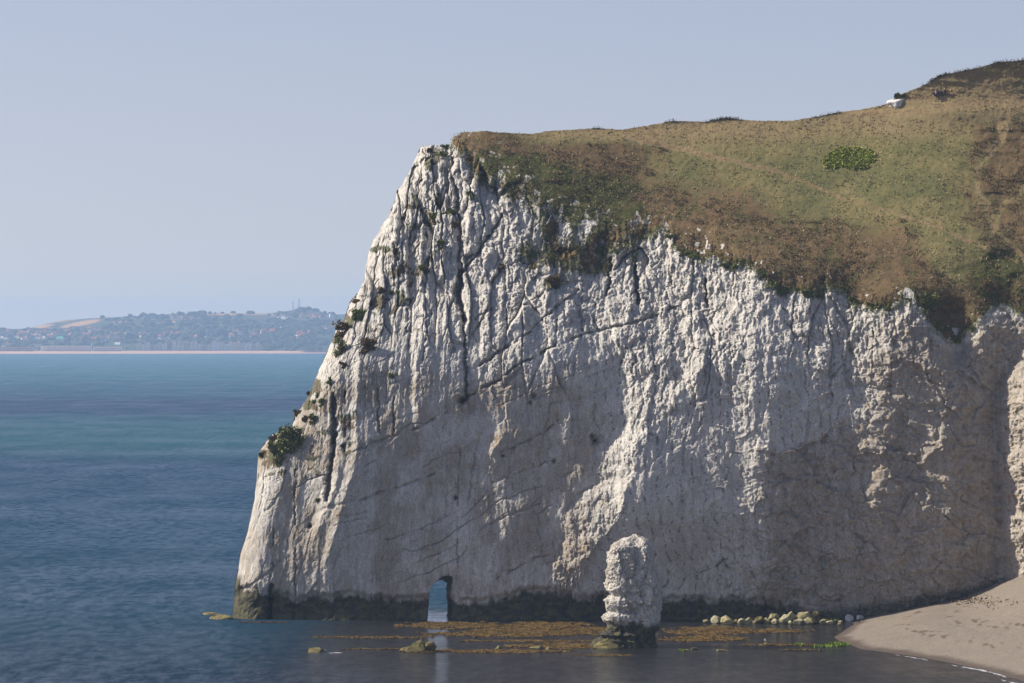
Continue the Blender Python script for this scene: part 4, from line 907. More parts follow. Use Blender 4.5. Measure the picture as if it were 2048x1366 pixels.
# floating kelp
KP = [((905, 1251), 105, 5.5), ((1090, 1252), 90, 7.5), ((1190, 1262), 150, 6), ((1010, 1268), 170, 4.5), ((760, 1275), 140, 2.2), ((1000, 1262), 80, 6), ((1420, 1262), 100, 7), ((1400, 1278), 90, 5), ((1540, 1262), 80, 4), ((1560, 1290), 90, 2),
      ((1000, 1303), 150, 3.5), ((1130, 1292), 110, 4.5), ((860, 1302), 60, 3), ((1210, 1311), 60, 1.6), ((760, 1298), 70, 1.2), ((1070, 1282), 160, 2), ((650, 1275), 30, 1.4), ((440, 1226), 24, 3), ((460, 1236), 24, 3), ((540, 1245), 60, 1.2), ((1600, 1300), 40, 1)]
pts = []; kt = []
r = np.random.default_rng(5)
for (cu_, cv2), a_, b_ in KP:
    b_ = b_ * (1.3 if b_ > 4 else 1.0); n_ = int(a_ * b_ * 75) + 200; uu = cu_ + r.uniform(-1, 1, n_) * a_ * 1.1; v2 = cv2 + r.uniform(-1, 1, n_) * b_ * 1.2
    rr = ((uu - cu_) / a_) ** 2 + ((v2 - cv2) / b_) ** 2
    keep = (rr + 1.3 * fbm(uu / 22, v2 / 2.2, 4, 501, .6) < .80) & (v2 > 1238)
    uu, v2 = uu[keep], v2[keep]; D_ = gdepth(v2); pts.append(np.stack([(uu - 1024) / FPX * D_, D_, r.uniform(.004, .05, len(uu))], 1)); kt.append(vn(uu / 12, v2 / 1.5, 502))
P_ = np.concatenate(pts); T_ = np.concatenate(kt); n = len(P_)
# drop fronds that would lie inside the stack's or cliff's footprint
az = r.normal(0, .9, n); L2 = r.uniform(.05, .26, n) ; W2 = r.uniform(.025, .08, n)
ax_ = np.stack([np.cos(az) * L2, np.sin(az) * L2, r.normal(0, .025, n)], 1); bx_ = np.stack([-np.sin(az) * W2, np.cos(az) * W2, r.normal(0, .02, n)], 1)
kv = np.stack([P_ - ax_, P_ + bx_, P_ + ax_, P_ - bx_], 1).reshape(-1, 3)
tt_ = np.clip(T_ + r.normal(0, .4, n), 0, 1); red = np.where(P_[:, 0] < -25, .95, r.uniform(0, .8, n))
ka = np.repeat(np.stack([tt_, red, tt_ * 0, tt_ * 0 + 1], 1), 4, 0)
o = link('kelp', new_mesh('kelp', kv, np.arange(n * 4).reshape(n, 4), M['kelp'], False, ka), kind='stuff'); o['label'] = 'golden brown kelp floating in streaks on the dark cove water'; o['category'] = 'seaweed'
def strew(name, label, cat, spots, mat, leaf, asp=2.0, z0=.02, zr=.05, ground=False, kind='stuff'):
    q_ = []
    for (u_, v_, su, sv2, n_) in spots:
        for _ in range(n_):
            uu, v2 = u_ + rng.uniform(-1, 1) * su, v_ + rng.uniform(-1, 1) * sv2
            if (uu - u_) ** 2 / su ** 2 + (v2 - v_) ** 2 / sv2 ** 2 > 1: continue
            p = beach_pos(uu, v2) if ground else gpos(uu, v2); q_.append((p.x, p.y, p.z + z0 + rng.uniform(0, zr)))
    v_, f_, a_ = leaves(np.array(q_), leaf, asp, 0); v_[:, 2] = np.maximum(v_[:, 2], .01)
    o = link(name, new_mesh(name, v_, f_, mat, False, a_)); o['label'] = label; o['category'] = cat
    if kind: o['kind'] = kind
    return o
strew('green_algae', 'bright green algae floating at the tip of the shingle spit', 'algae', [(1675, 1290, 22, 3.2, 900), (1650, 1293, 25, 1.2, 250), (1595, 1290, 12, 1.5, 120), (1365, 1302, 6, 1, 60)], M['alga'], .25)
strew('green_weed', 'dark green weed covering small rocks at the right end of the boulder row', 'weed', [(1655, 1243, 22, 5, 900), (1635, 1226, 16, 3, 160)], M['scrub'], .16, z0=.1, zr=.35)
# foam lines
def foam(name, label, pts_, wid, n_):
    pa = np.array([gpos(*q_)[:2] for q_ in pts_]); seg = np.hypot(*(pa[1:] - pa[:-1]).T); cs = np.r_[0, np.cumsum(seg)]
    m_ = max(30, int(cs[-1] / .12)); s_ = np.linspace(0, cs[-1], m_); vs_ = []; fs_ = []
    for lay in range(3):
        px_ = np.interp(s_, cs, pa[:, 0]) + .25 * fbm(s_ * .5, s_ * 0 + lay, 3, 611); py_ = np.interp(s_, cs, pa[:, 1]) + .8 * fbm(s_ * .25, s_ * 0 + lay * 5, 4, 612) + (lay - 1) * .7
        tx = np.gradient(px_); ty = np.gradient(py_); tl = np.hypot(tx, ty); nx_, ny_ = -ty / tl, tx / tl
        w_ = wid * np.clip(.30 + 1.6 * fbm(s_ * .9, s_ * 0 + lay * 3, 5, 613, .7), 0, 2) * np.sin(np.pi * np.linspace(0, 1, m_)) ** .4 * (1 if lay == 1 else .5)
        b0 = len(vs_) * m_; vs_ += [np.stack([px_ + nx_ * w_ * k_, py_ + ny_ * w_ * k_, np.full(m_, .012) + .05 * w_ * (abs(k_) < .5)], 1) for k_ in (-1, -.45, .45, 1)]
        for q_ in range(3):
            a_ = b0 + q_ * m_ + np.arange(m_ - 1); ok = (w_[:-1] > .02) & (w_[1:] > .02); a_ = a_[ok]; fs_.append(np.stack([a_, a_ + 1, a_ + 1 + m_, a_ + m_], 1))
    o = link(name, new_mesh(name, np.concatenate(vs_), np.concatenate(fs_), M['foam'], True)); o['kind'] = 'stuff'; o['label'] = label; o['category'] = 'foam'
foam('foam', 'thin white foam lines where ripples meet the shingle', [(1785, 1309), (1815, 1313), (1860, 1321)], .16, 0)
foam('foam', 'broken white surf edge along the nearer shingle', [(1900, 1330), (1930, 1334.5), (1965, 1341), (2000, 1350), (2012, 1354)], .32, 0)
foam('foam', 'small white wash beside the low brown rock', [(655, 1306), (672, 1305.5), (692, 1306)], .4, 0)
foam('foam', 'white wash at the lower right corner of the shingle', [(2000, 1360), (2030, 1366), (2055, 1374)], .28, 0)

# ------------------------------------------------------------------ people and birds
def plain(name, c, rough=.8):
    N = NT(name); n = N.noise(12, detail=3); return N.fin(N.mix(n, tuple(q * .85 for q in c), tuple(min(1, q * 1.12) for q in c)), rough)
SKIN = plain('skin', (.42, .26, .19)); HAIR = plain('dark_hair', (.03, .02, .015))
def skin_body(name, nodes, edges, mat, parent=None, sub=1):
    me = bpy.data.meshes.new(name); me.from_pydata([n_[0] for n_ in nodes], edges, []); o = bpy.data.objects.new(name, me); sc.collection.objects.link(o)
    m = o.modifiers.new('skin', 'SKIN'); sk_ = me.skin_vertices[0].data
    for s_, n_ in zip(sk_, nodes): s_.radius = (n_[1], n_[1])
    sk_[0].use_root = True
    if sub: o.modifiers.new('sub', 'SUBSURF').levels = sub
    dg = bpy.context.evaluated_depsgraph_get(); m2 = bpy.data.meshes.new_from_object(o.evaluated_get(dg)); o.modifiers.clear(); o.data = m2
    m2.materials.clear(); m2.materials.append(mat)
    for p in m2.polygons: p.use_smooth = True
    if parent: o.parent = parent
    return o
def seated(loc, rz, label, top, legs, lean=0.0, hands=True):
    """person sitting on the ground, knees drawn up, arms round the knees; local +X is forward"""
    o = thing('person', loc, label, 'person', 'people resting on the hilltop', rz)
    L = lean
    nodes = [((0, 0, .12), .15), ((-.04 - L * .3, 0, .32), .14), ((-.06 - L * .7, 0, .52), .15), ((-.05 - L, 0, .62), .07), ((-.03 - L, 0, .70), .085), ((-.02 - L, 0, .80), .10), ((-.03 - L, 0, .87), .06)]
    edges = [(0, 1), (1, 2), (2, 3), (3, 4), (4, 5), (5, 6)]
    for s_ in (-1, 1):
        b0 = len(nodes); nodes += [((.06, .11 * s_, .12), .10), ((.42, .13 * s_, .46), .07), ((.52, .12 * s_, .24), .055), ((.58, .12 * s_, .06), .045), ((.74, .13 * s_, .04), .04)]
        edges += [(0, b0), (b0, b0 + 1), (b0 + 1, b0 + 2), (b0 + 2, b0 + 3), (b0 + 3, b0 + 4)]
        b1 = len(nodes); nodes += [((-.06 - L * .7, .20 * s_, .54), .065), ((.10 - L * .3, .26 * s_, .34), .045), ((.36, .16 * s_, .36), .035), ((.44, .10 * s_, .36), .03)]
        edges += [(2, b1), (b1, b1 + 1), (b1 + 1, b1 + 2), (b1 + 2, b1 + 3)]
        for q_ in range(5):
            b2 = len(nodes); dy = (q_ - 2) * .018; ln_ = [.05, .075, .08, .075, .06][q_]
            nodes += [((.47, .09 * s_ + dy, .355), .010), ((.47 + ln_ * .6, .085 * s_ + dy, .34), .009), ((.47 + ln_, .075 * s_ + dy, .31), .008)]; edges += [(b1 + 3, b2), (b2, b2 + 1), (b2 + 1, b2 + 2)]
    body = skin_body('body', nodes, edges, SKIN, o)
    # clothes: shirt and trousers a little larger than the body, ending at neck, wrist and ankle
    nd = [((-.02, 0, .18), .165), ((-.04 - L * .3, 0, .32), .155), ((-.06 - L * .7, 0, .52), .165), ((-.05 - L, 0, .59), .09)]; ed = [(0, 1), (1, 2), (2, 3)]
    for s_ in (-1, 1):
        b1 = len(nd); nd += [((-.06 - L * .7, .20 * s_, .54), .08), ((.10 - L * .3, .26 * s_, .34), .06), ((.32, .175 * s_, .36), .048)]; ed += [(2, b1), (b1, b1 + 1), (b1 + 1, b1 + 2)]
    skin_body('shirt', nd, ed, top, o)
    nd = [((0, 0, .12), .165)]; ed = []
    for s_ in (-1, 1):
        b0 = len(nd); nd += [((.06, .11 * s_, .12), .115), ((.42, .13 * s_, .46), .085), ((.52, .12 * s_, .24), .07), ((.57, .12 * s_, .10), .06)]; ed += [(0, b0), (b0, b0 + 1), (b0 + 1, b0 + 2), (b0 + 2, b0 + 3)]
    skin_body('trousers', nd, ed, legs, o)
    v_, f_ = ICO3; v_ = v_.copy(); v_ = v_[:, :] * [.12, .105, .13]; m_ = v_[:, 0] > .05; v_[m_, 2] = np.maximum(v_[m_, 2], .04); v_[m_, 0] *= .75
    h_ = link('hair', new_mesh('hair', v_, f_, HAIR), o); h_.location = (-.05 - L, 0, .80)
    v_, f_ = ICO2; n_ = link('nose', new_mesh('nose', v_ * [.02, .012, .018], f_, SKIN), o); n_.location = (.085 - L, 0, .765)
    for s_ in (-1, 1):
        e = link('eye', new_mesh('eye', v_ * .012, f_, HAIR), o); e.location = (.072 - L, .035 * s_, .79)
        e = link('ear', new_mesh('ear', v_ * [.022, .012, .03], f_, SKIN), o); e.location = (-.03 - L, .10 * s_, .78)
        e = link('shoe', new_mesh('shoe', ICO3[0] * [.13, .05, .05], ICO3[1], HAIR), o); e.location = (.68, .13 * s_, .04)
    return o
def ps(u_, v_): p = surf(u_, v_); return Vector((p.x, p.y - .1, p.z - .04))
seated(ps(1870, 191), math.radians(215), 'seated person in dark red top, leftmost of the three on the hill', plain('dark_red_cloth', (.10, .025, .025)), plain('dark_cloth', (.03, .02, .025)))
seated(ps(1873.5, 190), math.radians(230), 'seated person in navy top close beside the one in dark red', plain('navy_cloth', (.03, .02, .07)), plain('pale_cloth', (.35, .28, .28)))
seated(ps(1886, 189), math.radians(170), 'person in black sitting apart on the right, leaning back', plain('black_cloth', (.02, .014, .022)), plain('charcoal_cloth', (.028, .02, .03)), .16).scale = (1.15, 1.15, 1.15)
# small bag between them
bm = bmesh.new(); bmesh.ops.create_cube(bm, size=1); bmesh.ops.scale(bm, vec=(.34, .22, .34), verts=bm.verts); bmesh.ops.bevel(bm, geom=bm.edges[:], offset=.07, segments=3, affect='EDGES'); me = bpy.data.meshes.new('bag'); bm.to_mesh(me); bm.free()
me.materials.append(plain('beige_canvas', (.42, .36, .28)))
bg_ = thing('bag', ps(1878, 188.5), 'small beige bag on the grass between the seated people', 'bag'); b2 = link('bag_body', me, bg_); b2.location = (0, 0, .17)
tr = bmesh.new(); bmesh.ops.create_cone(tr, segments=8, radius1=.02, radius2=.02, depth=.2); me = bpy.data.meshes.new('strap'); tr.to_mesh(me); tr.free(); me.materials.append(HAIR); b3 = link('strap', me, bg_); b3.location = (0, 0, .37); b3.rotation_euler = (0, 1.57, 0)

def gull(name, loc, rz, label, upright=True, s=1.0):
    o = thing(name, loc, label, 'bird', None, rz); o.scale = (s, s, s)
    W_ = plain('white_feather', (.75, .75, .74)); Gy = plain('grey_feather', (.35, .36, .38)); Bk = plain('yellow_beak', (.5, .33, .05))
    if upright: nd = [((0, 0, .22), .09), ((-.14, 0, .20), .06), ((-.28, 0, .19), .03), ((.09, 0, .28), .07), ((.13, 0, .37), .035), ((.15, 0, .44), .045)]; ed = [(0, 1), (1, 2), (0, 3), (3, 4), (4, 5)]
    else: nd = [((0, 0, .07), .10), ((-.14, 0, .08), .07), ((-.28, 0, .11), .03), ((.11, 0, .10), .07), ((.15, 0, .18), .035), ((.17, 0, .23), .045)]; ed = [(0, 1), (1, 2), (0, 3), (3, 4), (4, 5)]
    skin_body('body', nd, ed, W_, o); hx, hz_ = nd[5][0][0], nd[5][0][2]; z0 = nd[0][0][2]
    for s_ in (-1, 1):
        v_ = ICO3[0] * [.20, .022, .065]; w_ = link('wing', new_mesh('wing', v_, ICO3[1], Gy), o); w_.location = (-.08, .085 * s_, z0 + .02); w_.rotation_euler = (0, -.05, .12 * s_)
        if upright:
            skin_body('leg', [((0, .04 * s_, .16), .012), ((0, .04 * s_, .03), .008), ((.03, .04 * s_, .005), .012)], [(0, 1), (1, 2)], Bk, o, 0)
    bk = skin_body('beak', [((hx + .03, 0, hz_), .018), ((hx + .08, 0, hz_ - .005), .012), ((hx + .10, 0, hz_ - .015), .006)], [(0, 1), (1, 2)], Bk, o, 0)
    return o
pr = put_rock('awash_rock', 'small dark rock awash under the standing gull', 'rock', gpos(1531, 1286.5), (.35, .25, .10), 61, M['weedrock'], 'rocks awash in the cove', base=ICO3)
gull('gull', gpos(1531, 1286.5, .06), math.radians(250), 'white gull standing in the shallow cove right of the stack', True, 1.35)
gull('gull', gpos(650, 1302.5), math.radians(200), 'white gull afloat beside the low brown rock', False, 1.0)

# ------------------------------------------------------------------ the far shore, nine kilometres off
FS = [(-900, 700), (-400, 675), (-100, 662), (0, 656), (30, 658), (60, 656), (85, 649), (130, 640), (200, 635), (260, 633), (300, 630), (340, 628), (390, 627), (450, 626), (500, 627), (545, 626), (580, 621), (610, 619), (640, 622), (662, 629), (690, 628), (760, 626), (900, 630), (1200, 640), (1700, 660), (2300, 690), (3000, 700)]
fx_, fy_ = zip(*FS); YS = 9050.0
def fs_s(u_, v_):
    vs = np.interp(u_, fx_, fy_); return np.clip((704 - v_) / (704 - vs + 1e-6), 0, 1) ** 1.15
def fpos(u_, v_):
    s_ = fs_s(u_, v_); D_ = YS + 110 + 2300 * s_; return unproj(u_, v_, D_)
nu, ns = 900, 90
fu = np.linspace(-900, 3000, nu)[:, None] + np.zeros((1, ns)); ss = np.linspace(0, 1.35, ns)[None] + np.zeros((nu, 1))
sc_ = np.minimum(ss, 1.0); vsk = np.interp(fu, fx_, fy_) + .8 * fbm(fu / 12, fu * 0, 3, 700)
fv_ = 704 - (704 - vsk) * sc_ ** (1 / 1.15); Df = YS + 110 + 2300 * ss
Fp = unproj(fu, fv_, Df); Fp[..., 2] -= np.maximum(ss - 1, 0) * 260
Fp[..., 2] += .9 * fbm(Fp[..., 0] / 60, Fp[..., 1] / 60, 3, 701) * sst(0, .1, ss)
fa = np.zeros((nu, ns, 4)); fa[..., 3] = 1
# dry fields near the crest, mapped by place
def fld(pu, pv, a_, b_, sl=0): return sst(1.25, .8, np.hypot((fu - pu) / a_, (fv_ - pv - sl * (fu - pu)) / b_))
fa[..., 0] = np.clip(fld(162, 647, 38, 4.2, -.18) + .9 * fld(88, 652, 20, 2.5, -.15) + .55 * fld(130, 640.5, 50, 2.2, -.13) + .6 * fld(420, 628.5, 60, 2, 0) + .6 * fld(500, 628.5, 60, 2) + .5 * fld(90, 656, 14, 1.2), 0, 1)
fa[..., 1] = sst(.55, .7, fbm(fu / 70, fv_ / 7, 4, 702) * .5 + .5)
N = NT('far_countryside'); a = N.n('ShaderNodeAttribute'); a.attribute_name = 'tone'; sep = N.n('ShaderNodeSeparateColor'); N.l(a.outputs['Color'], sep.inputs[0])
c = N.mix(N.rng(N.noise(.012, detail=6, rough=.7), .4, .6), (.035, .05, .03), (.075, .085, .04)); c = N.mix(N.math('MULTIPLY', sep.outputs[1], .5), c, (.13, .13, .07)); c = N.mix(sep.outputs[0], c, (.48, .27, .11))
link('hills', new_mesh('hills', Fp, (lambda q_: np.stack([q_[:-1, :-1], q_[1:, :-1], q_[1:, 1:], q_[:-1, 1:]], -1).reshape(-1, 4))(np.arange(nu * ns).reshape(nu, ns)), N.fin(c, .95, None, .1), True, fa.reshape(-1, 4)), kind='structure')
# shore strip of sand and the promenade bank
us = np.linspace(-900, 3000, 800); wv_ = fbm(us / 60, us * 0, 4, 710) * 6
Yshore = 9010 - (us * 0) + wv_ - np.interp(us, [-900, 0, 300, 640, 3000], [420, 170, 60, -60, -300]); X0 = (us - 1024) / FPX * YS
rows = []
for k, zz in ((0, -1.0), (1, .6), (2, 3.0), (3, 4.2), (4, 4.6)):
    yy = {0: Yshore - 30, 1: Yshore + 6, 2: Yshore + 70, 3: np.full_like(us, 9128.0) + 0 * us, 4: np.full_like(us, 9190.0)}[k]
    yy = np.maximum(yy, Yshore - 30 + k * 10); rows.append(np.stack([X0, yy, zz + 0 * us], -1))
Sp = np.stack(rows, 1); q_ = np.arange(800 * 5).reshape(800, 5)
link('sand', new_mesh('sand', Sp, np.stack([q_[:-1, :-1], q_[1:, :-1], q_[1:, 1:], q_[:-1, 1:]], -1).reshape(-1, 4), mat_noise('far_sand', (.50, .30, .19), (.60, .38, .25), .02), True), kind='structure')

# houses
def pal(c): return mat_noise('wall_' + '_'.join(str(int(q * 100)) for q in c), tuple(q * .85 for q in c), c, .3, None, 0)
WM = {'white': pal((.92, .90, .86)), 'cream': pal((.85, .75, .55)), 'brick': pal((.42, .20, .13)), 'buff': pal((.62, .48, .34)), 'grey': pal((.55, .52, .50))}
RM = {'red': pal((.42, .13, .07)), 'slate': pal((.10, .10, .12)), 'brown': pal((.22, .12, .08)), 'green': pal((.12, .42, .28))}
GL = plain('window_glass', (.04, .05, .06), .2)
def boxes(bl):
    v = []; f = []
    for (x0, x1, y0, y1, z0, z1) in bl:
        b = len(v); v += [(x0, y0, z0), (x1, y0, z0), (x1, y1, z0), (x0, y1, z0), (x0, y0, z1), (x1, y0, z1), (x1, y1, z1), (x0, y1, z1)]
        f += [(b, b + 3, b + 2, b + 1), (b + 4, b + 5, b + 6, b + 7), (b, b + 1, b + 5, b + 4), (b + 1, b + 2, b + 6, b + 5), (b + 2, b + 3, b + 7, b + 6), (b + 3, b, b + 4, b + 7)]
    return v, f
cache = {}
def house(loc, w_, d_, h_, wall, roof, label, cat, group, rz=0, wins=True, gable=False, flat=False):
    o = thing('terraced_house' if cat == 'terraced house' else ('apartment_block' if cat == 'apartment block' else 'house'), loc, label, cat, group, rz)
    key = (round(w_), round(d_), round(h_), gable, flat)
    if key not in cache:
        w2, d2 = w_ / 2, d_ / 2; a = new_mesh('wall', *boxes([(-w2, w2, -d2, d2, -4, h_)]), None, False)
        rh = .6 if flat else min(w_, d_) * .38; e = .4
        if flat: b = new_mesh('roof', *boxes([(-w2 - .2, w2 + .2, -d2 - .2, d2 + .2, h_ + .02, h_ + .5)]), None, False)
        elif gable:
            v = [(-w2 - e, -d2 - e, h_), (w2 + e, -d2 - e, h_), (w2 + e, d2 + e, h_), (-w2 - e, d2 + e, h_), (0, -d2 - e, h_ + rh * 1.4), (0, d2 + e, h_ + rh * 1.4)]
            b = new_mesh('roof', v, [(0, 1, 4, 4), (2, 3, 5, 5), (1, 2, 5, 4), (3, 0, 4, 5), (0, 3, 2, 1)], None, False)
        else:
            v = [(-w2 - e, -d2 - e, h_), (w2 + e, -d2 - e, h_), (w2 + e, d2 + e, h_), (-w2 - e, d2 + e, h_), (-w2 * .8, 0, h_ + rh), (w2 * .8, 0, h_ + rh)]
            b = new_mesh('roof', v, [(0, 1, 5, 4), (2, 3, 4, 5), (1, 2, 5, 5), (3, 0, 4, 4), (0, 3, 2, 1)], None, False)
        b.validate()
        st_ = max(1, int(h_ // 3)); nw = max(1, int(w_ // 3)); wl = []
        for i_ in range(st_):
            for k_ in range(nw):
                cx_ = -w2 + (k_ + .5) * w_ / nw; z_ = (i_ + .35) * h_ / st_; wl.append((cx_ - .65, cx_ + .65, -d2 - .06, -d2 + .1, z_, z_ + 1.6))
        cc_ = new_mesh('window', *boxes([(-.65, .65, -.08, .08, 0, 1.6)]), GL, False)
        ch = new_mesh('chimney', *boxes([(w2 * .55, w2 * .55 + .9, -.5, .5, h_, h_ + rh + 1.2)]), None, False)
        cache[key] = (a, b, cc_, wl, ch)
    a, b, cc_, wl, ch = cache[key]
    for nm, me_, mt in (('wall', a, wall), ('roof', b, roof)):
        q_ = link(nm, me_, o)
        if not me_.materials: me_.materials.append(None)
        q_.material_slots[0].link = 'OBJECT'; q_.material_slots[0].material = mt
        if nm == 'roof' and not flat and wins:
            c_ = link('chimney', ch, q_)
            if not ch.materials: ch.materials.append(None)
            c_.material_slots[0].link = 'OBJECT'; c_.material_slots[0].material = wall
    if wins:
        for (x0, x1, y0, y1, z0, z1) in wl:
            q_ = link('window', cc_, o); q_.location = ((x0 + x1) / 2, (y0 + y1) / 2, z0)
    return o
R_ = random.Random(3)
# seafront terraces, u 272..522
u_ = 273.0; k = 0; cols = ['cream', 'white', 'white', 'buff', 'cream', 'cream', 'white', 'brick', 'white', 'white', 'cream', 'buff']; prev = ''
while u_ < 520:
    cn = cols[k % len(cols)] if R_.random() < .7 else R_.choice(cols)
    wpx = R_.choice([7, 8, 9]); hh = R_.choice([12, 13, 15, 16]); fl_ = R_.random() < .45
    p = fpos(np.array(u_ + wpx / 2), np.array(700.0)); rn = R_.choice(['slate', 'brown', 'red'])
    house(Vector(p), wpx * 1.02 - .6, 11, hh, WM[cn], RM[rn] if not fl_ else WM['white'], f'{cn} {"flat-topped " if fl_ else ""}{hh // 3}-storey house, number {k + 1} from the left in the seafront terrace across the bay' if False else f'{cn} terraced house with {"flat white top" if fl_ else rn + " roof"} in the seafront row across the bay', 'terraced house', 'seafront terraces across the bay', wins=True, flat=fl_, gable=(not fl_ and R_.random() < .5))
    u_ += wpx + (R_.choice([0, 0, 0, 3]) if k % 6 == 5 else .3); k += 1
# hillside and town clusters: u0,u1,v0,v1,count,walls,roofs,size
CL = [(2, 110, 664, 682, 40, ['brick', 'cream', 'buff', 'white'], ['red', 'brown', 'slate'], 8, 'on the left of the far town'), (110, 270, 668, 690, 36, ['brick', 'grey', 'buff', 'white'], ['red', 'slate', 'brown'], 9, 'above the long beach building'), (0, 75, 686, 697, 14, ['grey', 'cream', 'buff'], ['slate', 'brown'], 9, 'at the left end of the far seafront'),
      (274, 400, 668, 682, 26, ['buff', 'white', 'brick', 'grey'], ['red', 'slate', 'brown'], 8, 'behind the seafront terraces'), (400, 520, 664, 680, 18, ['white', 'cream', 'brick'], ['slate', 'red'], 8, 'among trees behind the right-hand terraces'),
      (300, 332, 644, 650, 9, ['white', 'cream'], ['slate', 'brown'], 7, 'in the pale row high on the far slope'), (225, 265, 646, 657, 12, ['cream', 'brick'], ['red', 'brown'], 7, 'on the mid slope left of centre'), (344, 400, 637, 646, 14, ['buff', 'cream'], ['red', 'brown'], 7, 'on the upper slope near the crest'),
      (546, 590, 634, 640, 12, ['white', 'cream'], ['slate', 'brown'], 8, 'in the upper white row left of the masts'), (604, 668, 634, 639, 16, ['white', 'buff'], ['brown', 'red'], 8, 'in the upper row right of the masts'), (592, 620, 668, 681, 9, ['brick', 'white'], ['red'], 10, 'in the red-roofed group by the cliff'),
      (526, 556, 665, 674, 8, ['brick', 'buff'], ['red'], 9, 'in the red-roofed row above the woods'), (455, 475, 660, 676, 5, ['white'], ['slate'], 9, 'white cluster in the trees'), (530, 575, 652, 660, 7, ['cream', 'white'], ['slate', 'brown'], 7, 'scattered on the wooded mid slope'),
      (120, 200, 657, 667, 12, ['cream', 'grey', 'brick'], ['slate', 'red'], 7, 'below the orange field'), (640, 668, 655, 668, 5, ['cream', 'buff'], ['brown'], 7, 'near the edge of the cliff outline'), (528, 536, 683, 692, 2, ['white'], ['slate'], 9, 'at the right end of the terraces')]
for (u0, u1, v0, v1, n_, ws, rs, sz, where) in CL:
    for q_ in range(n_):
        uu, v2 = R_.uniform(u0, u1), R_.uniform(v0, v1); p = fpos(np.array(uu), np.array(v2)); a_, b_ = R_.choice(ws), R_.choice(rs)
        ww = sz * R_.choice([1.0, 1.2, 1.5]); house(Vector(p), ww, sz * .9, R_.choice([5, 6, 8]), WM[a_], RM[b_], f'{a_} house with {b_} roof {where}', 'house', 'houses ' + where, rz=R_.uniform(-.5, .5), wins=False, gable=R_.random() < .5)
p = fpos(np.array(120.0), np.array(688.0)); house(Vector(p), 17, 14, 11, WM['cream'], RM['green'], 'large cream building with a green roof above the seafront', 'hall', None, wins=True)
# long beach building with columns
def colonnade(u0, u1, vb2, h_, step, label, wm):
    a_ = fpos(np.array(u0), np.array(vb2)); b_ = fpos(np.array(u1), np.array(vb2)); Wd = float(b_[0] - a_[0]); o = thing('beach_pavilion', Vector((a_[0], 9118.0, 3.6)), label, 'pavilion')
    link('wall', new_mesh('wall', *boxes([(0, Wd, 5, 12, -1, h_)]), wm[0], False), o); link('roof', new_mesh('roof', *boxes([(-1, Wd + 1, -1, 13, h_ + .02, h_ + 1.2)]), wm[1], False), o)
    link('balcony', new_mesh('balcony', *boxes([(0, Wd, -.8, 4.98, h_ * .5, h_ * .5 + .7)]), wm[1], False), o)
    cm = new_mesh('column', *boxes([(-.7, .7, -.7, .7, -1, h_)]), wm[1], False); n_ = int(Wd / step)
    for q_ in range(n_ + 1):
        c_ = link('column', cm, o); c_.location = (q_ * Wd / n_, -.2, 0)
colonnade(86, 186, 704, 10, 4.6, 'long white two-storey beach pavilion with a row of columns', (WM['cream'], WM['white']))
colonnade(191, 246, 704, 8, 5.0, 'lower white colonnade continuing right of the long pavilion', (WM['grey'], WM['white']))
colonnade(0, 74, 703, 8, 6.0, 'dull grey seafront row left of the long pavilion', (WM['grey'], WM['buff']))
# masts on the crest
for (u_, h_, lb) in [(586, 22, 'thin short lattice mast, left of the two on the far crest'), (598, 30, 'taller wider lattice mast on the far crest')]:
    p = fpos(np.array(float(u_)), np.array(621.0)); w0 = 3.4 if h_ > 25 else 1.6; v = []; bl = []
    o = thing('radio_mast', Vector(p), lb, 'mast', 'masts on the far crest')
    def bar(p0, p1, r_):
        b = len(v); p0 = np.array(p0); p1 = np.array(p1); dd = p1 - p0; dd = dd / np.linalg.norm(dd); s1 = np.cross(dd, [.3, 1, .2]); s1 /= np.linalg.norm(s1); s2 = np.cross(dd, s1)
        for pp_ in (p0, p1):
            for sx_, sy_ in ((1, 1), (-1, 1), (-1, -1), (1, -1)): v.append(tuple(pp_ + (s1 * sx_ + s2 * sy_) * r_))
        bl.extend([(b + q_, b + (q_ + 1) % 4, b + 4 + (q_ + 1) % 4, b + 4 + q_) for q_ in range(4)])
    cs = [(-1, -1), (1, -1), (1, 1), (-1, 1)]
    for q_ in range(4):
        bar((cs[q_][0] * w0, cs[q_][1] * w0, -3), (cs[q_][0] * .3, cs[q_][1] * .3, h_), .28)
        for lv in range(7):
            f0, f1 = lv / 7, (lv + 1) / 7; a0, a1 = w0 * (1 - f0) + .3 * f0, w0 * (1 - f1) + .3 * f1; c2 = cs[(q_ + 1) % 4]
            bar((cs[q_][0] * a0, cs[q_][1] * a0, h_ * f0), (c2[0] * a1, c2[1] * a1, h_ * f1), .14)
    steel = plain('painted_steel', (.35, .36, .38)); link('lattice', new_mesh('lattice', v, bl, steel, False), o)
    link('antenna', new_mesh('antenna', *boxes([(-1.3, 1.3, -.5, .5, h_ * .80, h_ * .80 + 1.6), (-.1, .1, -.1, .1, h_, h_ + 4)]), steel, False), o)
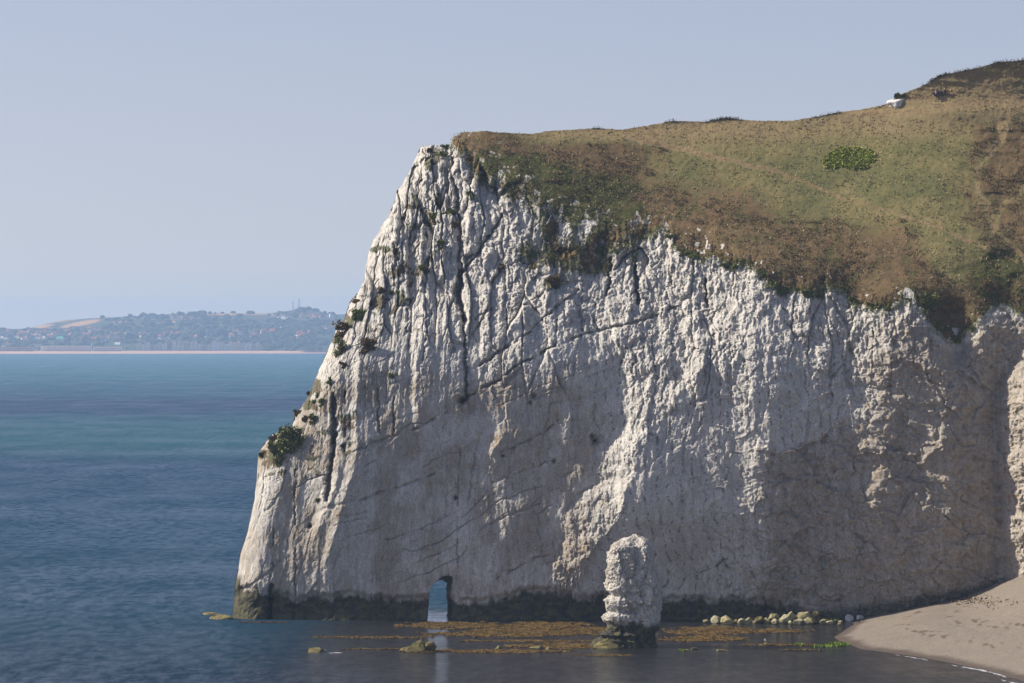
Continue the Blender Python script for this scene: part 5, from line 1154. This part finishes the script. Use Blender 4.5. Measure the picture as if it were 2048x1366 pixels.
# far woods: clumpy crowns in one mass; a few single trees
LEAF = mat_noise('far_leaf', (.02, .036, .02), (.05, .068, .03), .15)
bv, bf = ICO2; WV = []; WF = []; cnt = 0
spots = []
for (u0, u1, v0, v1, n_) in [(0, 270, 668, 698, 420), (270, 530, 664, 690, 420), (530, 690, 640, 702, 900), (200, 540, 640, 668, 500), (0, 200, 657, 668, 150), (560, 665, 619, 634, 260), (-200, 0, 660, 700, 200), (690, 900, 632, 702, 400), (0, 690, 632, 660, 260), (250, 560, 627, 634, 80)]:
    for _ in range(n_):
        uu, v2 = R_.uniform(u0, u1), R_.uniform(v0, v1); vs = np.interp(uu, fx_, fy_)
        if v2 < vs or fbm(np.array(uu / 25), np.array(v2 / 5), 3, 720) < -.12: continue
        if v2 < 660 and uu < 210 and v2 > 634: continue
        spots.append((uu, v2))
for (uu, v2) in spots:
    p = fpos(np.array(uu), np.array(v2)); r0 = R_.uniform(3.2, 7.5); q_ = bv * np.array([r0 * R_.uniform(.9, 1.6), r0, r0 * .8]); q_ = q_ * (1 + .35 * fbm3(q_ / r0 * 1.6 + uu, 2, 721))[:, None]
    WV.append(q_ + p + [0, 0, r0 * .45]); WF.append(bf + cnt); cnt += len(bv)
o = link('woodland', new_mesh('woodland', np.concatenate(WV), np.concatenate(WF), LEAF, False), kind='stuff'); o['label'] = 'hazy mass of trees between the houses of the far shore'; o['category'] = 'woodland'
def far_tree(u_, v_, r0, label):
    p = fpos(np.array(float(u_)), np.array(float(v_))); o = thing('tree', Vector(p), label, 'tree', 'single trees on the far shore')
    vs_ = []; fs_ = []; c0 = 0
    for q_ in range(14):
        d_ = rng.normal(size=3); d_ /= np.linalg.norm(d_); cc_ = d_ * r0 * .55 * [1.25, 1, .6] + [0, 0, r0 * .95]; s_ = bv * r0 * rng.uniform(.35, .6); s_ = s_ * (1 + .4 * fbm3(s_ * .5 + q_ * 3, 2, 730))[:, None]; vs_.append(s_ + cc_); fs_.append(bf + c0); c0 += len(bv)
    link('crown', new_mesh('crown', np.concatenate(vs_), np.concatenate(fs_), LEAF, False), o)
    tv_ = []; 
    for zz, rr_ in ((-2, .7), (r0 * .5, .45), (r0, .2)):
        for an in range(6): tv_.append((math.cos(an * 1.047) * rr_, math.sin(an * 1.047) * rr_, zz))
    link('trunk', new_mesh('trunk', tv_, [(r2 * 6 + an, r2 * 6 + (an + 1) % 6, r2 * 6 + 6 + (an + 1) % 6, r2 * 6 + 6 + an) for r2 in range(2) for an in range(6)], M['stem']), o)
for a_ in [(205, 637, 5, 'round tree on the skyline above the orange field'), (398, 629, 5.5, 'left tree of the clump on the far skyline'), (409, 629, 6, 'tallest tree of the clump on the far skyline'), (420, 629, 5, 'right tree of the clump on the far skyline'), (430, 629, 3.4, 'low tree ending the skyline clump on its right'), (345, 629, 2.6, 'small lone tree on the crest left of the clump'), (259, 684, 12, 'big round dark tree at the left end of the terraces'),
           (403, 676, 10, 'tall dark tree behind the middle of the terraces'), (440, 676, 12, 'broad dark tree behind the right-hand terraces'), (650, 628, 4.5, 'tree on the right shoulder of the far crest')]: far_tree(*a_)

# ------------------------------------------------------------------ sea air
bm = bmesh.new(); bmesh.ops.create_cube(bm, size=1); bmesh.ops.scale(bm, vec=(12600, 14800, 132), verts=bm.verts); bmesh.ops.translate(bm, vec=(0, 5600, 62), verts=bm.verts)
me = bpy.data.meshes.new('haze'); bm.to_mesh(me); bm.free()
hm_ = bpy.data.materials.new('sea_air'); hm_.use_nodes = True; t = hm_.node_tree; t.nodes.clear(); ou = t.nodes.new('ShaderNodeOutputMaterial'); pv2 = t.nodes.new('ShaderNodeVolumePrincipled')
pv2.inputs['Color'].default_value = (.50, .70, 1.0, 1); pv2.inputs['Density'].default_value = 7.2e-5; pv2.inputs['Anisotropy'].default_value = .3; t.links.new(pv2.outputs[0], ou.inputs['Volume']); me.materials.append(hm_)
o = link('haze', me, kind='stuff'); o['label'] = 'pale blue sea haze over the bay'; o['category'] = 'haze'
